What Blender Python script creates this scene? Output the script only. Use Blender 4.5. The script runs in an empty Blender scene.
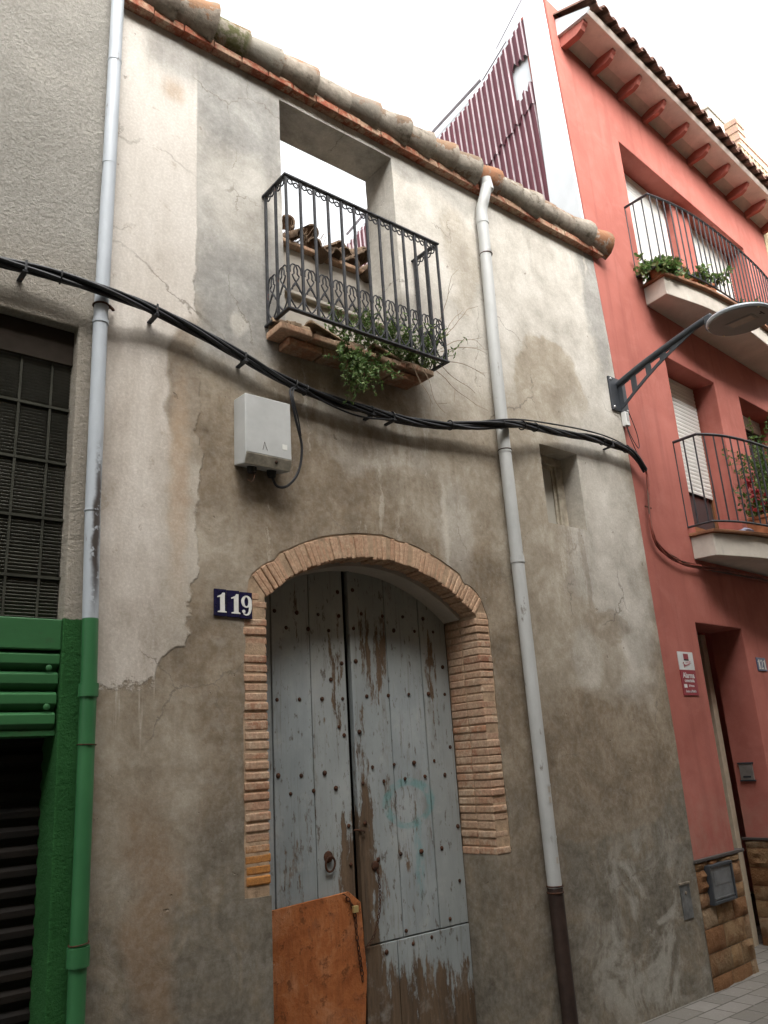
import bpy, bmesh, math, random
from mathutils import Vector, Matrix, noise as mnoise
R = math.radians
random.seed(7)
SC = bpy.context.scene
COL = SC.collection

# ------------------------------------------------------------------ camera
cam = bpy.data.cameras.new("camera")
cam.sensor_fit = 'VERTICAL'
cam.sensor_height = 24.0
cam.lens = 24.0 * 814.774 / 1024.0
cam.clip_start = 0.05
cam.clip_end = 3000
co = bpy.data.objects.new("camera", cam)
COL.objects.link(co)
M = Matrix(((0.778484, -0.138264, -0.612247, 0.0),
            (-0.624768, -0.264308, -0.734715, -3.559),
            (-0.060237, 0.954476, -0.292142, 1.6),
            (0, 0, 0, 1)))
co.matrix_world = M
SC.camera = co

# ------------------------------------------------------------------ world, sun, exposure
SUN_EL, SUN_AZ = R(47), R(196)          # azimuth the light comes from, measured from +Y clockwise
w = bpy.data.worlds.new("World"); SC.world = w; w.use_nodes = True
nt = w.node_tree; nt.nodes.clear()
sky = nt.nodes.new('ShaderNodeTexSky'); sky.sky_type = 'NISHITA'; sky.sun_disc = False
sky.sun_elevation = SUN_EL; sky.sun_rotation = SUN_AZ
sky.air_density = 1.6; sky.dust_density = 6.0; sky.ozone_density = 1.0
hs = nt.nodes.new('ShaderNodeHueSaturation'); hs.inputs['Saturation'].default_value = 0.10
tc = nt.nodes.new('ShaderNodeTexCoord')
ns = nt.nodes.new('ShaderNodeTexNoise'); ns.inputs['Scale'].default_value = 2.2; ns.inputs['Detail'].default_value = 5
cr = nt.nodes.new('ShaderNodeValToRGB')
cr.color_ramp.elements[0].position = .35; cr.color_ramp.elements[0].color = (.95, .95, .96, 1)
cr.color_ramp.elements[1].position = .65; cr.color_ramp.elements[1].color = (1.08, 1.07, 1.05, 1)
mx = nt.nodes.new('ShaderNodeMix'); mx.data_type = 'RGBA'; mx.blend_type = 'MULTIPLY'; mx.inputs[0].default_value = 1
bg = nt.nodes.new('ShaderNodeBackground'); bg.inputs['Strength'].default_value = 0.15
ow = nt.nodes.new('ShaderNodeOutputWorld')
L = nt.links.new
L(tc.outputs['Generated'], ns.inputs['Vector']); L(ns.outputs['Fac'], cr.inputs['Fac'])
L(sky.outputs[0], hs.inputs['Color']); L(hs.outputs[0], mx.inputs[6]); L(cr.outputs[0], mx.inputs[7])
L(mx.outputs[2], bg.inputs[0]); L(bg.outputs[0], ow.inputs[0])

sl = bpy.data.lights.new("sun", 'SUN'); sl.energy = 1.0; sl.angle = R(60); sl.color = (1, .96, .9)
so = bpy.data.objects.new("sun", sl); COL.objects.link(so)
d = Vector((math.sin(SUN_AZ) * math.cos(SUN_EL), math.cos(SUN_AZ) * math.cos(SUN_EL), math.sin(SUN_EL)))
so.rotation_euler = d.to_track_quat('Z', 'Y').to_euler(); so.location = (0, -4, 20)

vs = SC.view_settings
SC.display_settings.display_device = 'sRGB'
vs.view_transform = 'Standard'; vs.look = 'None'; vs.gamma = 1.0; vs.use_curve_mapping = False
vs.exposure = 1.92
SC.cycles.max_bounces = 8; SC.cycles.diffuse_bounces = 5

# ------------------------------------------------------------------ object helpers
MW = {}
def root(name, loc, label, cat, group=None, rz=0.0):
    o = bpy.data.objects.new(name, None); COL.objects.link(o)
    o.empty_display_size = .1
    o.location = loc; o.rotation_euler = (0, 0, rz)
    MW[o] = Matrix.Translation(loc) @ Matrix.Rotation(rz, 4, 'Z')
    tag(o, label, cat, group); return o
def tag(o, label=None, cat=None, group=None, kind=None):
    if label: o['label'] = label
    if cat: o['category'] = cat
    if group: o['group'] = group
    if kind: o['kind'] = kind
    return o
def obj(name, bm, mat, parent=None, smooth=False, frame=None, bevel=0, label=None, origin=None, seg=2):
    """bm in world coordinates (or in `frame`); linked under parent with correct transform"""
    me = bpy.data.meshes.new(name)
    bmesh.ops.recalc_face_normals(bm, faces=bm.faces)
    if smooth:
        for f in bm.faces: f.smooth = True
        for e in bm.edges:
            if len(e.link_faces) == 2 and e.calc_face_angle(0) > R(40): e.smooth = False
    bm.to_mesh(me); bm.free()
    if frame: me.transform(frame)
    o = bpy.data.objects.new(name, me); COL.objects.link(o)
    if parent is not None:
        o.parent = parent; me.transform(MW[parent].inverted()); MW[o] = MW[parent]
    elif origin is not None:
        me.transform(Matrix.Translation(-Vector(origin))); o.location = origin
        MW[o] = Matrix.Translation(origin)
    else:
        MW[o] = Matrix.Identity(4)
    if isinstance(mat, (list, tuple)):
        for m in mat: me.materials.append(m)
    else: me.materials.append(mat)
    if bevel:
        b = o.modifiers.new('bevel', 'BEVEL'); b.width = bevel; b.segments = seg; b.limit_method = 'ANGLE'; b.angle_limit = R(40)
    if label: o['label'] = label
    return o
def pieces(name, bm, mat, parent, **kw):
    bm.verts.ensure_lookup_table(); bm.verts.index_update(); seen = set(); out = []
    for v0 in list(bm.verts):
        if v0.index in seen: continue
        st = [v0]; comp = []; seen.add(v0.index)
        while st:
            v = st.pop(); comp.append(v)
            for e in v.link_edges:
                q = e.other_vert(v)
                if q.index not in seen: seen.add(q.index); st.append(q)
        b = bmesh.new(); vm = {v: b.verts.new(v.co) for v in comp}; fs = set(f for v in comp for f in v.link_faces)
        for f in sorted(fs, key=lambda f: f.index): b.faces.new([vm[v] for v in f.verts])
        out.append(obj(name, b, mat, parent, **kw))
    bm.free(); return out
def dup(o, loc, rz=None, label=None, parent=None):
    c = o.copy(); COL.objects.link(c)
    if parent is None:
        c.location = loc
        if rz is not None: c.rotation_euler = (0, 0, rz)
        if label: c['label'] = label
    else: c.parent = parent
    for ch in list(o.children): dup(ch, None, parent=c)
    return c
NB = bmesh.new
def box(bm, x0, x1, y0, y1, z0, z1, mat=None):
    vs_ = [bm.verts.new(p) for p in ((x0,y0,z0),(x1,y0,z0),(x1,y1,z0),(x0,y1,z0),(x0,y0,z1),(x1,y0,z1),(x1,y1,z1),(x0,y1,z1))]
    if mat is not None:
        for v in vs_: v.co = mat @ v.co
    for f in ((0,3,2,1),(4,5,6,7),(0,1,5,4),(1,2,6,5),(2,3,7,6),(3,0,4,7)): bm.faces.new([vs_[i] for i in f])
    return vs_
def prism_xz(bm, pts, y0, y1, holes=()):
    """polygon in XZ with holes, extruded from y0 to y1"""
    b2 = bmesh.new(); es = []
    for loop in [pts] + list(holes):
        vv = [b2.verts.new((p[0], y0, p[1])) for p in loop]
        for i in range(len(vv)): es.append(b2.edges.new((vv[i], vv[(i+1) % len(vv)])))
    if holes: bmesh.ops.triangle_fill(b2, use_beauty=True, use_dissolve=False, edges=es, normal=(0, -1, 0))
    else: b2.faces.new(list(b2.verts))
    r = bmesh.ops.extrude_face_region(b2, geom=list(b2.faces))
    for v in [g for g in r['geom'] if isinstance(g, bmesh.types.BMVert)]: v.co.y = y1
    merge(bm, b2)
def merge(bm, b2, mat=None):
    vm = {}
    for v in b2.verts: vm[v] = bm.verts.new(mat @ v.co if mat is not None else v.co)
    for f in b2.faces:
        try: nf = bm.faces.new([vm[v] for v in f.verts]); nf.material_index = f.material_index
        except ValueError: pass
    b2.free()
def prism_xy(bm, pts, z0, z1):
    a = [bm.verts.new((p[0], p[1], z0)) for p in pts]; b = [bm.verts.new((p[0], p[1], z1)) for p in pts]
    n = len(pts); bm.faces.new(a[::-1]); bm.faces.new(b)
    for i in range(n): bm.faces.new([a[i], a[(i+1) % n], b[(i+1) % n], b[i]])
def prism_yz(bm, pts, x0, x1):
    a = [bm.verts.new((x0, p[0], p[1])) for p in pts]; b = [bm.verts.new((x1, p[0], p[1])) for p in pts]
    n = len(pts); bm.faces.new(a[::-1]); bm.faces.new(b)
    for i in range(n): bm.faces.new([a[i], a[(i+1) % n], b[(i+1) % n], b[i]])
def tube(bm, pts, r, n=8, caps=True, sq=False):
    pts = [Vector(p) for p in pts]
    rr = r if isinstance(r, (list, tuple)) else [r] * len(pts)
    rings = []; up = None
    for i, p in enumerate(pts):
        t = (pts[min(i+1, len(pts)-1)] - pts[max(i-1, 0)])
        if t.length < 1e-9: t = Vector((0, 0, 1))
        t.normalize()
        if up is None:
            up = Vector((0, 1, 0)) if abs(t.y) < .9 else Vector((1, 0, 0))
        a = (up - t * up.dot(t)).normalized(); b = t.cross(a); up = a
        o = math.pi / 4 if sq else 0
        rings.append([bm.verts.new(p + (a * math.cos(o + 2*math.pi*k/n) + b * math.sin(o + 2*math.pi*k/n)) * rr[i]) for k in range(n)])
    for i in range(len(rings) - 1):
        for k in range(n): bm.faces.new([rings[i][k], rings[i][(k+1) % n], rings[i+1][(k+1) % n], rings[i+1][k]])
    if caps: bm.faces.new(rings[0][::-1]); bm.faces.new(rings[-1])
def bar(bm, a, b, r=.006): tube(bm, [a, b], r * 1.414, 4, sq=True)
def torus(bm, c, Rr, r, ax=Vector((0,1,0)), n=16, m=8, sx=1, sz=1):
    q = Vector((0,1,0)).rotation_difference(ax)
    rings = []
    for i in range(n):
        t = 2*math.pi*i/n; ring = []
        for k in range(m):
            s = 2*math.pi*k/m
            v = Vector((math.cos(t)*(Rr*sx + r*math.cos(s)), r*math.sin(s), math.sin(t)*(Rr*sz + r*math.cos(s))))
            ring.append(bm.verts.new(Vector(c) + q @ v))
        rings.append(ring)
    for i in range(n):
        for k in range(m): bm.faces.new([rings[i][k], rings[i][(k+1) % m], rings[(i+1) % n][(k+1) % m], rings[(i+1) % n][k]])
def lathe(bm, prof, c, n=20, mat=None):
    rings = []
    for (r, z) in prof:
        ring = []
        for k in range(n):
            v = Vector((c[0] + r*math.cos(2*math.pi*k/n), c[1] + r*math.sin(2*math.pi*k/n), c[2] + z))
            ring.append(bm.verts.new(mat @ v if mat is not None else v))
        rings.append(ring)
    for i in range(len(rings)-1):
        for k in range(n): bm.faces.new([rings[i][k], rings[i][(k+1) % n], rings[i+1][(k+1) % n], rings[i+1][k]])
    if prof[0][0] > 1e-4: bm.faces.new(rings[0][::-1])
    if prof[-1][0] > 1e-4: bm.faces.new(rings[-1])
def spline(pts, k=6):
    P = [Vector(p) for p in pts]; out = []
    for i in range(len(P)-1):
        p0, p1, p2, p3 = P[max(i-1, 0)], P[i], P[i+1], P[min(i+2, len(P)-1)]
        for j in range(k):
            t = j/k
            out.append(.5*((2*p1) + (p2-p0)*t + (2*p0-5*p1+4*p2-p3)*t*t + (3*p1-p0-3*p2+p3)*t**3))
    out.append(P[-1]); return out
def jit(a): return random.uniform(-a, a)
def blobstud(bm, c, r, ax=Vector((0,-1,0)), n=8, h=.5):
    q = Vector((0,0,1)).rotation_difference(ax)
    m = Matrix.Translation(c) @ q.to_matrix().to_4x4()
    lathe(bm, [(r, 0), (r*.92, r*h*.5), (r*.6, r*h*.85), (.0002, r*h)], (0,0,0), n, m)

# ------------------------------------------------------------------ material helpers
class Mt:
    def __init__(s, name, rough=.85, spec=.3, metal=0):
        s.m = bpy.data.materials.new(name); s.m.use_nodes = True; s.t = s.m.node_tree
        s.b = s.t.nodes['Principled BSDF']; s.b.inputs['Roughness'].default_value = rough
        s.b.inputs['Specular IOR Level'].default_value = spec; s.b.inputs['Metallic'].default_value = metal
        g = s.t.nodes.new('ShaderNodeNewGeometry'); s.pos = g.outputs['Position']; s.isl = g.outputs['Random Per Island']
        s.hgt = None
    def N(s, typ, **kw):
        n = s.t.nodes.new(typ)
        for k, v in kw.items(): setattr(n, k, v)
        return n
    def put(s, sock, v):
        if v is None: return
        if hasattr(v, 'links') or isinstance(v, bpy.types.NodeSocket): s.t.links.new(v, sock)
        else: sock.default_value = (tuple(v) + (1,))[:4] if (isinstance(v, (tuple, list)) and sock.type == 'RGBA') else v
    def mp(s, scale=(1,1,1), loc=(0,0,0), rot=(0,0,0), vec=None, typ='POINT'):
        n = s.N('ShaderNodeMapping', vector_type=typ); s.put(n.inputs[0], vec or s.pos)
        n.inputs['Location'].default_value = loc; n.inputs['Rotation'].default_value = rot; n.inputs['Scale'].default_value = scale
        return n.outputs[0]
    def noise(s, scale=5, det=4, rough=.55, vec=None, dist=0, col=False):
        n = s.N('ShaderNodeTexNoise'); s.put(n.inputs['Vector'], vec or s.pos)
        n.inputs['Scale'].default_value = scale; n.inputs['Detail'].default_value = det
        n.inputs['Roughness'].default_value = rough; n.inputs['Distortion'].default_value = dist
        return n.outputs['Color' if col else 'Fac']
    def math(s, op, a, b=None, c=None, clamp=False):
        n = s.N('ShaderNodeMath', operation=op, use_clamp=clamp); s.put(n.inputs[0], a); s.put(n.inputs[1], b); s.put(n.inputs[2], c)
        return n.outputs[0]
    def rng(s, v, a, b, c=0, d=1, smooth=True):
        n = s.N('ShaderNodeMapRange', interpolation_type='SMOOTHSTEP' if smooth else 'LINEAR')
        s.put(n.inputs[0], v)
        for i, q in enumerate((a, b, c, d)): n.inputs[1+i].default_value = q
        return n.outputs[0]
    def mix(s, f, a, b, mode='MIX'):
        n = s.N('ShaderNodeMix', data_type='RGBA', blend_type=mode); s.put(n.inputs[0], f); s.put(n.inputs[6], a); s.put(n.inputs[7], b)
        return n.outputs[2]
    def ramp(s, f, stops):
        n = s.N('ShaderNodeValToRGB'); s.put(n.inputs[0], f); r = n.color_ramp
        while len(r.elements) < len(stops): r.elements.new(.5)
        for e, (p, c) in zip(r.elements, stops): e.position = p; e.color = tuple(c) + (1,)
        return n.outputs[0]
    def xyz(s, vec=None):
        n = s.N('ShaderNodeSeparateXYZ'); s.put(n.inputs[0], vec or s.pos); return n.outputs
    def vmath(s, op, a, b=None):
        n = s.N('ShaderNodeVectorMath', operation=op); s.put(n.inputs[0], a)
        if b is not None: s.put(n.inputs[1], b)
        return n.outputs[1 if op in ('LENGTH', 'DISTANCE') else 0]
    def warp(s, scale, amp, det=4):
        c = s.noise(scale, det, .6, col=True)
        c = s.vmath('SUBTRACT', c, (.5,.5,.5)); n = s.N('ShaderNodeVectorMath', operation='SCALE'); s.put(n.inputs[0], c); n.inputs['Scale'].default_value = amp
        return s.vmath('ADD', s.pos, n.outputs[0])
    def patch(s, vec, cx, cz, rx, rz, soft=.3, rot=0):
        v = s.mp(scale=(rx, 1e5, rz), loc=(cx, 0, cz), rot=(0, rot, 0), vec=vec, typ='TEXTURE')
        return s.rng(s.vmath('LENGTH', v), 1+soft, 1-soft)
    def bump(s, h, strength=.3, dist=.01):
        n = s.N('ShaderNodeBump'); n.inputs['Strength'].default_value = strength; n.inputs['Distance'].default_value = dist
        s.put(n.inputs['Height'], h)
        if s.hgt is not None: s.put(n.inputs['Normal'], s.hgt)
        s.hgt = n.outputs[0]; s.put(s.b.inputs['Normal'], s.hgt)
    def col(s, c): s.put(s.b.inputs['Base Color'], c); return s
    def rough(s, v): s.put(s.b.inputs['Roughness'], v)
def simple(name, c, rough=.6, spec=.4, metal=0, var=.12, scale=12, bump=0):
    m = Mt(name, rough, spec, metal)
    n = m.noise(scale, 5, .6)
    c2 = tuple(max(0, x*(1-var*1.6)) for x in c); c3 = tuple(min(1, x*(1+var)) for x in c)
    m.col(m.ramp(n, [(.3, c2), (.7, c3)]))
    if bump: m.bump(m.noise(scale*6, 4, .6), bump, .004)
    return m.m

# ---- old plaster of number 119
def old_plaster():
    m = Mt('old_plaster', .93, .15)
    wf = m.warp(7, .12, 8); wc = m.warp(1.9, .62, 10); wh = m.warp(2.5, .20, 10)
    big = m.noise(.75, 7, .62, dist=.6); med = m.noise(3.2, 8, .68, dist=.3); fine = m.noise(22, 6, .7)
    X, Y, Z = m.xyz(); Xc, _, Zc = m.xyz(wc); Xh, _, Zh = m.xyz(wh)
    base = m.ramp(med, [(.3, (.25,.205,.15)), (.5, (.36,.31,.238)), (.66, (.50,.45,.372))])
    light = m.ramp(med, [(.3, (.37,.345,.30)), (.5, (.55,.52,.465)), (.68, (.70,.67,.615))])
    brown = m.ramp(med, [(.3, (.13,.096,.062)), (.5, (.22,.168,.112)), (.68, (.36,.295,.215))])
    grey = m.ramp(med, [(.3, (.17,.168,.162)), (.5, (.26,.257,.245)), (.68, (.38,.375,.355))])
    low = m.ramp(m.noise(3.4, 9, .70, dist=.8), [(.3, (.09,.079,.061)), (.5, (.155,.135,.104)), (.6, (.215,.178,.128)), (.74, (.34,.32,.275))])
    # height zones: pale top, brown wetness in the middle, grey damp painted darker to deepen the street's shade
    c = m.mix(m.rng(Zc, 3.55, 4.6), base, light)
    c = m.mix(m.rng(Zc, 4.15, 3.2), c, brown)
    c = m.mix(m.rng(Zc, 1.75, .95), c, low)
    def P(col, cx, cz, rx, rz, k=1., soft=.3, v=wc, rot=0):
        nonlocal c
        f = m.patch(v, cx, cz, rx, rz, soft, rot)
        f = m.math('MULTIPLY', f, k)
        c = m.mix(f, c, col)
    P(light, 5.0, 4.75, .95, .85, .8, .4)
    P(base, 4.72, 4.25, .42, .46, .95, .10)
    P(base, 4.55, 3.6, .35, .9, .6, .4)
    P(base, 4.3, 2.95, .36, 1.0, .8, .25)
    P(base, 3.45, 3.3, .5, .42, .7, .2)
    P(light, 5.15, 3.05, .48, 1.15, .85, .3)
    P(grey, 5.5, 5.3, .16, .75, .8, .35)
    P(base, 4.75, 2.25, .45, .35, .8, .12)
    P(brown, 4.98, 2.42, .28, .13, .45, .10)
    P(brown, 4.66, 2.13, .06, .10, .5, .15, wf)
    P(brown, 2.75, 3.72, .55, .12, .5, .3)
    P(light, 2.85, 3.45, .5, .22, .35, .15)
    P(base, 3.85, 5.1, .2, .45, .5, .15)
    P(light, 4.72, 2.2, .16, .22, .5, .3, wf)
    P(brown, 4.9, 1.55, .8, .30, .85, .16)
    P(brown, 4.7, 1.22, .75, .16, .55, .08)
    P(light, 3.35, 4.75, .35, .8, .55, .5)
    P(light, 3.55, 3.0, .14, .32, .5, .4, wf)
    P(grey, 2.02, 4.9, .36, .95, .65, .3)
    P(grey, 1.98, 4.05, .30, .38, .85, .4)
    P(grey, 2.0, 5.45, .42, .35, .85, .35)
    P(grey, 2.9, 5.65, 1.2, .09, .55, .6)
    P(light, 2.05, 4.85, .28, .32, .5, .4)
    P(brown, 2.15, 3.1, .45, .5, .55, .4)
    P(light, 2.0, 3.98, .05, .07, .7, .4, wf)
    P(base, 1.88, 2.65, .2, .35, .5, .4)
    # drips under the balcony, window and eave
    zone = m.math('MAXIMUM', m.patch(wc, 2.85, 3.4, .75, .6, .5), m.math('MAXIMUM', m.patch(wc, 4.7, 2.75, .3, .5, .5), m.patch(wc, 2.2, 2.85, .3, .45, .5)))
    drn = m.noise(13, 6, .62, vec=m.mp((1, 1, .07), vec=wf))
    c = m.mix(m.math('MULTIPLY', m.math('MULTIPLY', zone, m.rng(drn, .50, .60)), .5), c, brown)
    c = m.mix(m.math('MULTIPLY', m.math('MULTIPLY', zone, m.rng(drn, .40, .34)), .5), c, (.58,.53,.45))
    P((.62,.58,.5), 3.46, 3.0, .02, .30, .6, .8, wf); P((.62,.58,.5), 5.42, 5.65, .010, .13, .7, .8, wf)
    # lower left: brown, with a rust coloured streak
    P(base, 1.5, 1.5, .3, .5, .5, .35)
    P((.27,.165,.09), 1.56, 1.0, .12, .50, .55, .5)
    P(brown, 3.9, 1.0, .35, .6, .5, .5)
    # white lime blooms low on the right
    bl = m.rng(m.noise(2.6, 9, .68, dist=.7), .47, .60)
    bl = m.math('MULTIPLY', bl, m.patch(wc, 5.05, .42, .62, .62, .4))
    c = m.mix(m.math('MULTIPLY', bl, .75), c, (.40,.385,.34))
    bl = m.math('MULTIPLY', m.rng(m.noise(3.6, 8, .7, dist=.5), .5, .64), m.patch(wc, 4.1, .3, .35, .45, .5))
    c = m.mix(m.math('MULTIPLY', bl, .55), c, (.33,.31,.27))
    bl = m.math('MULTIPLY', m.rng(m.noise(5.5, 8, .7, dist=.5), .5, .62), m.patch(wc, 1.95, 1.95, .22, .9, .5))
    c = m.mix(m.math('MULTIPLY', bl, .3), c, (.36,.33,.28))
    # pale old render strip on the left, its edge broken lower down
    sx = m.math('ADD', X, m.math('MULTIPLY', m.math('SUBTRACT', Xh, X), m.rng(Z, 4.6, 3.8, .12, 1.6)))
    strip = m.math('MULTIPLY', m.rng(sx, 1.752, 1.735), m.rng(m.math('ADD', Zh, m.math('MULTIPLY', fine, .22)), 2.08, 2.12))
    bite = m.patch(wh, 1.70, 1.98, .15, .17, .06)
    bite2 = m.patch(wh, 1.74, 3.5, .16, .42, .12)
    bite3 = m.patch(wh, 1.70, 2.55, .13, .75, .35)
    strip = m.math('MULTIPLY', strip, m.math('SUBTRACT', 1, bite))
    crk = m.noise(5, 8, .66, vec=m.mp((1, 1, .4)))
    scol = m.ramp(crk, [(.28, (.36,.31,.255)), (.45, (.55,.495,.435)), (.65, (.70,.65,.59))])
    scol = m.mix(m.math('MULTIPLY', m.rng(Zc, 3.4, 4.6), .5), scol, (.64,.615,.575))
    fl = m.rng(m.noise(6.5, 9, .74, dist=.5), .60, .635)
    scol = m.mix(m.math('MULTIPLY', fl, .45), scol, (.33,.27,.2))
    scol = m.mix(m.math('MULTIPLY', bite2, .85), scol, brown)
    scol = m.mix(m.math('MULTIPLY', bite3, .6), scol, base)
    scol = m.mix(m.math('MULTIPLY', m.patch(wf, 1.62, 5.6, .2, .16, .4), .7), scol, grey)
    scol = m.mix(m.math('MULTIPLY', m.patch(wf, 1.66, 3.0, .05, .5, .6), .5), scol, (.46,.31,.19))
    scol = m.mix(m.math('MULTIPLY', m.patch(wf, 1.60, 5.35, .06, .07, .6), .5), scol, (.40,.26,.15))
    c = m.mix(strip, c, scol)
    # lime runs below the strip
    runs = m.rng(m.noise(30, 5, .6, vec=m.mp((1, 1, .05))), .56, .66)
    runs = m.math('MULTIPLY', runs, m.math('MULTIPLY', m.rng(Zh, 1.62, 1.8), m.math('MULTIPLY', m.rng(Z, 2.0, 1.97), m.rng(X, 1.68, 1.6))))
    c = m.mix(m.math('MULTIPLY', runs, .8), c, (.55,.5,.43))
    # hairline cracks
    vo = m.N('ShaderNodeTexVoronoi', feature='DISTANCE_TO_EDGE'); m.put(vo.inputs['Vector'], m.mp((1, .01, .8), vec=m.warp(3.2, .35, 8))); vo.inputs['Scale'].default_value = 1.35
    crack = m.math('MULTIPLY', m.rng(vo.outputs['Distance'], .006, .0015), m.rng(m.noise(1.3, 3, .5), .50, .60))
    c = m.mix(m.math('MULTIPLY', crack, .6), c, (.12,.10,.075))
    # tide marks left by damp
    tz = m.math('ADD', Zc, m.math('MULTIPLY', med, .5))
    tide = m.rng(m.math('ABSOLUTE', m.math('SUBTRACT', tz, 1.52)), .022, .004)
    c = m.mix(m.math('MULTIPLY', tide, .15), c, (.40,.37,.32))
    tide = m.rng(m.math('ABSOLUTE', m.math('SUBTRACT', tz, 1.05)), .018, .003)
    c = m.mix(m.math('MULTIPLY', tide, .12), c, (.42,.40,.35))
    # small knocks and pocks
    pk = m.rng(m.noise(15, 3, .5), .70, .74)
    c = m.mix(m.math('MULTIPLY', pk, .55), c, (.16,.12,.085))
    # streaks under the eave
    st = m.noise(11, 4, .6, vec=m.mp((1, 1, .09)))
    st = m.math('MULTIPLY', m.rng(st, .5, .7), m.rng(Zc, 4.9, 5.7))
    c = m.mix(m.math('MULTIPLY', st, .3), c, (.19,.175,.15))
    c = m.mix(m.math('MULTIPLY', m.rng(fine, .3, .75), .35), c, m.mix(.5, c, (.75,.72,.65)))
    c = m.mix(m.math('MULTIPLY', m.rng(m.noise(70, 5, .7), .62, .44), .14), c, (.11,.09,.065))
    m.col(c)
    trow = m.noise(1.7, 5, .6, vec=m.mp((1, 1, .6)))
    m.bump(trow, .5, .03)
    m.bump(m.noise(8, 7, .7, dist=.4), .4, .012)
    m.bump(m.noise(75, 5, .75), .22, .004)
    m.bump(m.math('SUBTRACT', m.math('MULTIPLY', strip, 1.), m.math('MULTIPLY', pk, .8)), .5, .008)
    return m.m
def red_plaster(name='red_render', base=(.39,.125,.097)):
    m = Mt(name, .9, .2)
    n = m.noise(1.3, 6, .6, dist=.4); n2 = m.noise(14, 5, .7)
    d = tuple(x*.84 for x in base); l = tuple(min(1, x*1.12+.012) for x in base)
    c = m.ramp(n, [(.3, d), (.7, l)])
    st = m.rng(m.noise(9, 5, .6, vec=m.mp((1,1,.06))), .5, .72)
    c = m.mix(m.math('MULTIPLY', m.rng(m.noise(3.5, 7, .7, dist=.8), .46, .66), .32), c, tuple(x*1.1+.05 for x in base))
    c = m.mix(m.math('MULTIPLY', st, .3), c, tuple(x*.55 for x in base))
    c = m.mix(m.math('MULTIPLY', m.rng(n2, .6, .8), .2), c, tuple(min(1, x*1.3+.05) for x in base))
    Z = m.xyz()[2]
    dust = m.math('MULTIPLY', m.rng(Z, 1.6, .8), m.rng(m.noise(3, 6, .7), .35, .65))
    c = m.mix(m.math('MULTIPLY', dust, .3), c, (.42,.30,.24))
    m.col(c); m.bump(m.noise(60, 5, .7), .3, .004); m.bump(m.noise(4, 4, .6), .25, .012); return m.m
def stucco():
    m = Mt('rough_stucco', .95, .12)
    n = m.noise(1.1, 6, .65, dist=.5); g = m.noise(55, 4, .75)
    c = m.ramp(n, [(.3, (.30,.29,.26)), (.55, (.38,.365,.33)), (.75, (.46,.44,.39))])
    c = m.mix(m.rng(g, .35, .7), m.mix(.4, c, (.12,.11,.09)), c)
    Z = m.xyz()[2]
    c = m.mix(m.math('MULTIPLY', m.rng(Z, 4.3, 3.6), .35), c, (.30,.24,.17))
    X = m.xyz()[0]
    gr = m.ramp(m.noise(4, 5, .6), [(.3, (.020,.085,.024)), (.7, (.032,.12,.036))])
    zz = m.math('ADD', Z, m.math('MULTIPLY', m.noise(20, 4, .6), .02))
    c = m.mix(m.rng(zz, 2.285, 2.278), c, gr)
    m.col(c); m.bump(g, 1., .010); m.bump(m.noise(22, 5, .75), .8, .016); return m.m
def brick_mat(name='old_brick', cols=None, zorange=False):
    m = Mt(name, .9, .15)
    cols = cols or [(.0, (.30,.13,.08)), (.2, (.47,.28,.18)), (.4, (.36,.19,.12)), (.6, (.56,.38,.27)), (.8, (.44,.22,.13)), (1., (.50,.33,.23))]
    c = m.ramp(m.isl, cols)
    n = m.noise(28, 6, .7); n2 = m.noise(7, 6, .7)
    c = m.mix(m.rng(n, .40, .70, 0, .6), c, (.52,.39,.27))
    c = m.mix(m.rng(m.noise(4.5, 8, .72, dist=.4), .47, .58, 0, .75), c, (.49,.35,.24))
    c = m.mix(m.rng(n2, .52, .60, 0, .6), c, (.56,.44,.32))
    c = m.mix(m.rng(m.noise(40, 4, .6), .62, .5, 0, 0.45), (.22,.12,.08), c) if False else c
    if zorange:
        Z = m.xyz()[2]; X = m.xyz()[0]
        c = m.mix(m.math('MULTIPLY', m.rng(Z, 2.25, 2.5), .45), c, (.56,.38,.25))
        c = m.mix(m.math('MULTIPLY', m.math('MULTIPLY', m.rng(m.xyz(m.warp(9, .25))[2], 1.32, 1.2), m.rng(X, 2.5, 2.3)), .85), c, (.46,.185,.03))
    c = m.mix(m.rng(m.noise(55, 5, .7), .6, .42, 0, .35), c, (.15,.08,.05))
    m.col(c); m.bump(m.noise(60, 5, .75), .6, .004); m.bump(n2, .4, .006); return m.m
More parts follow.
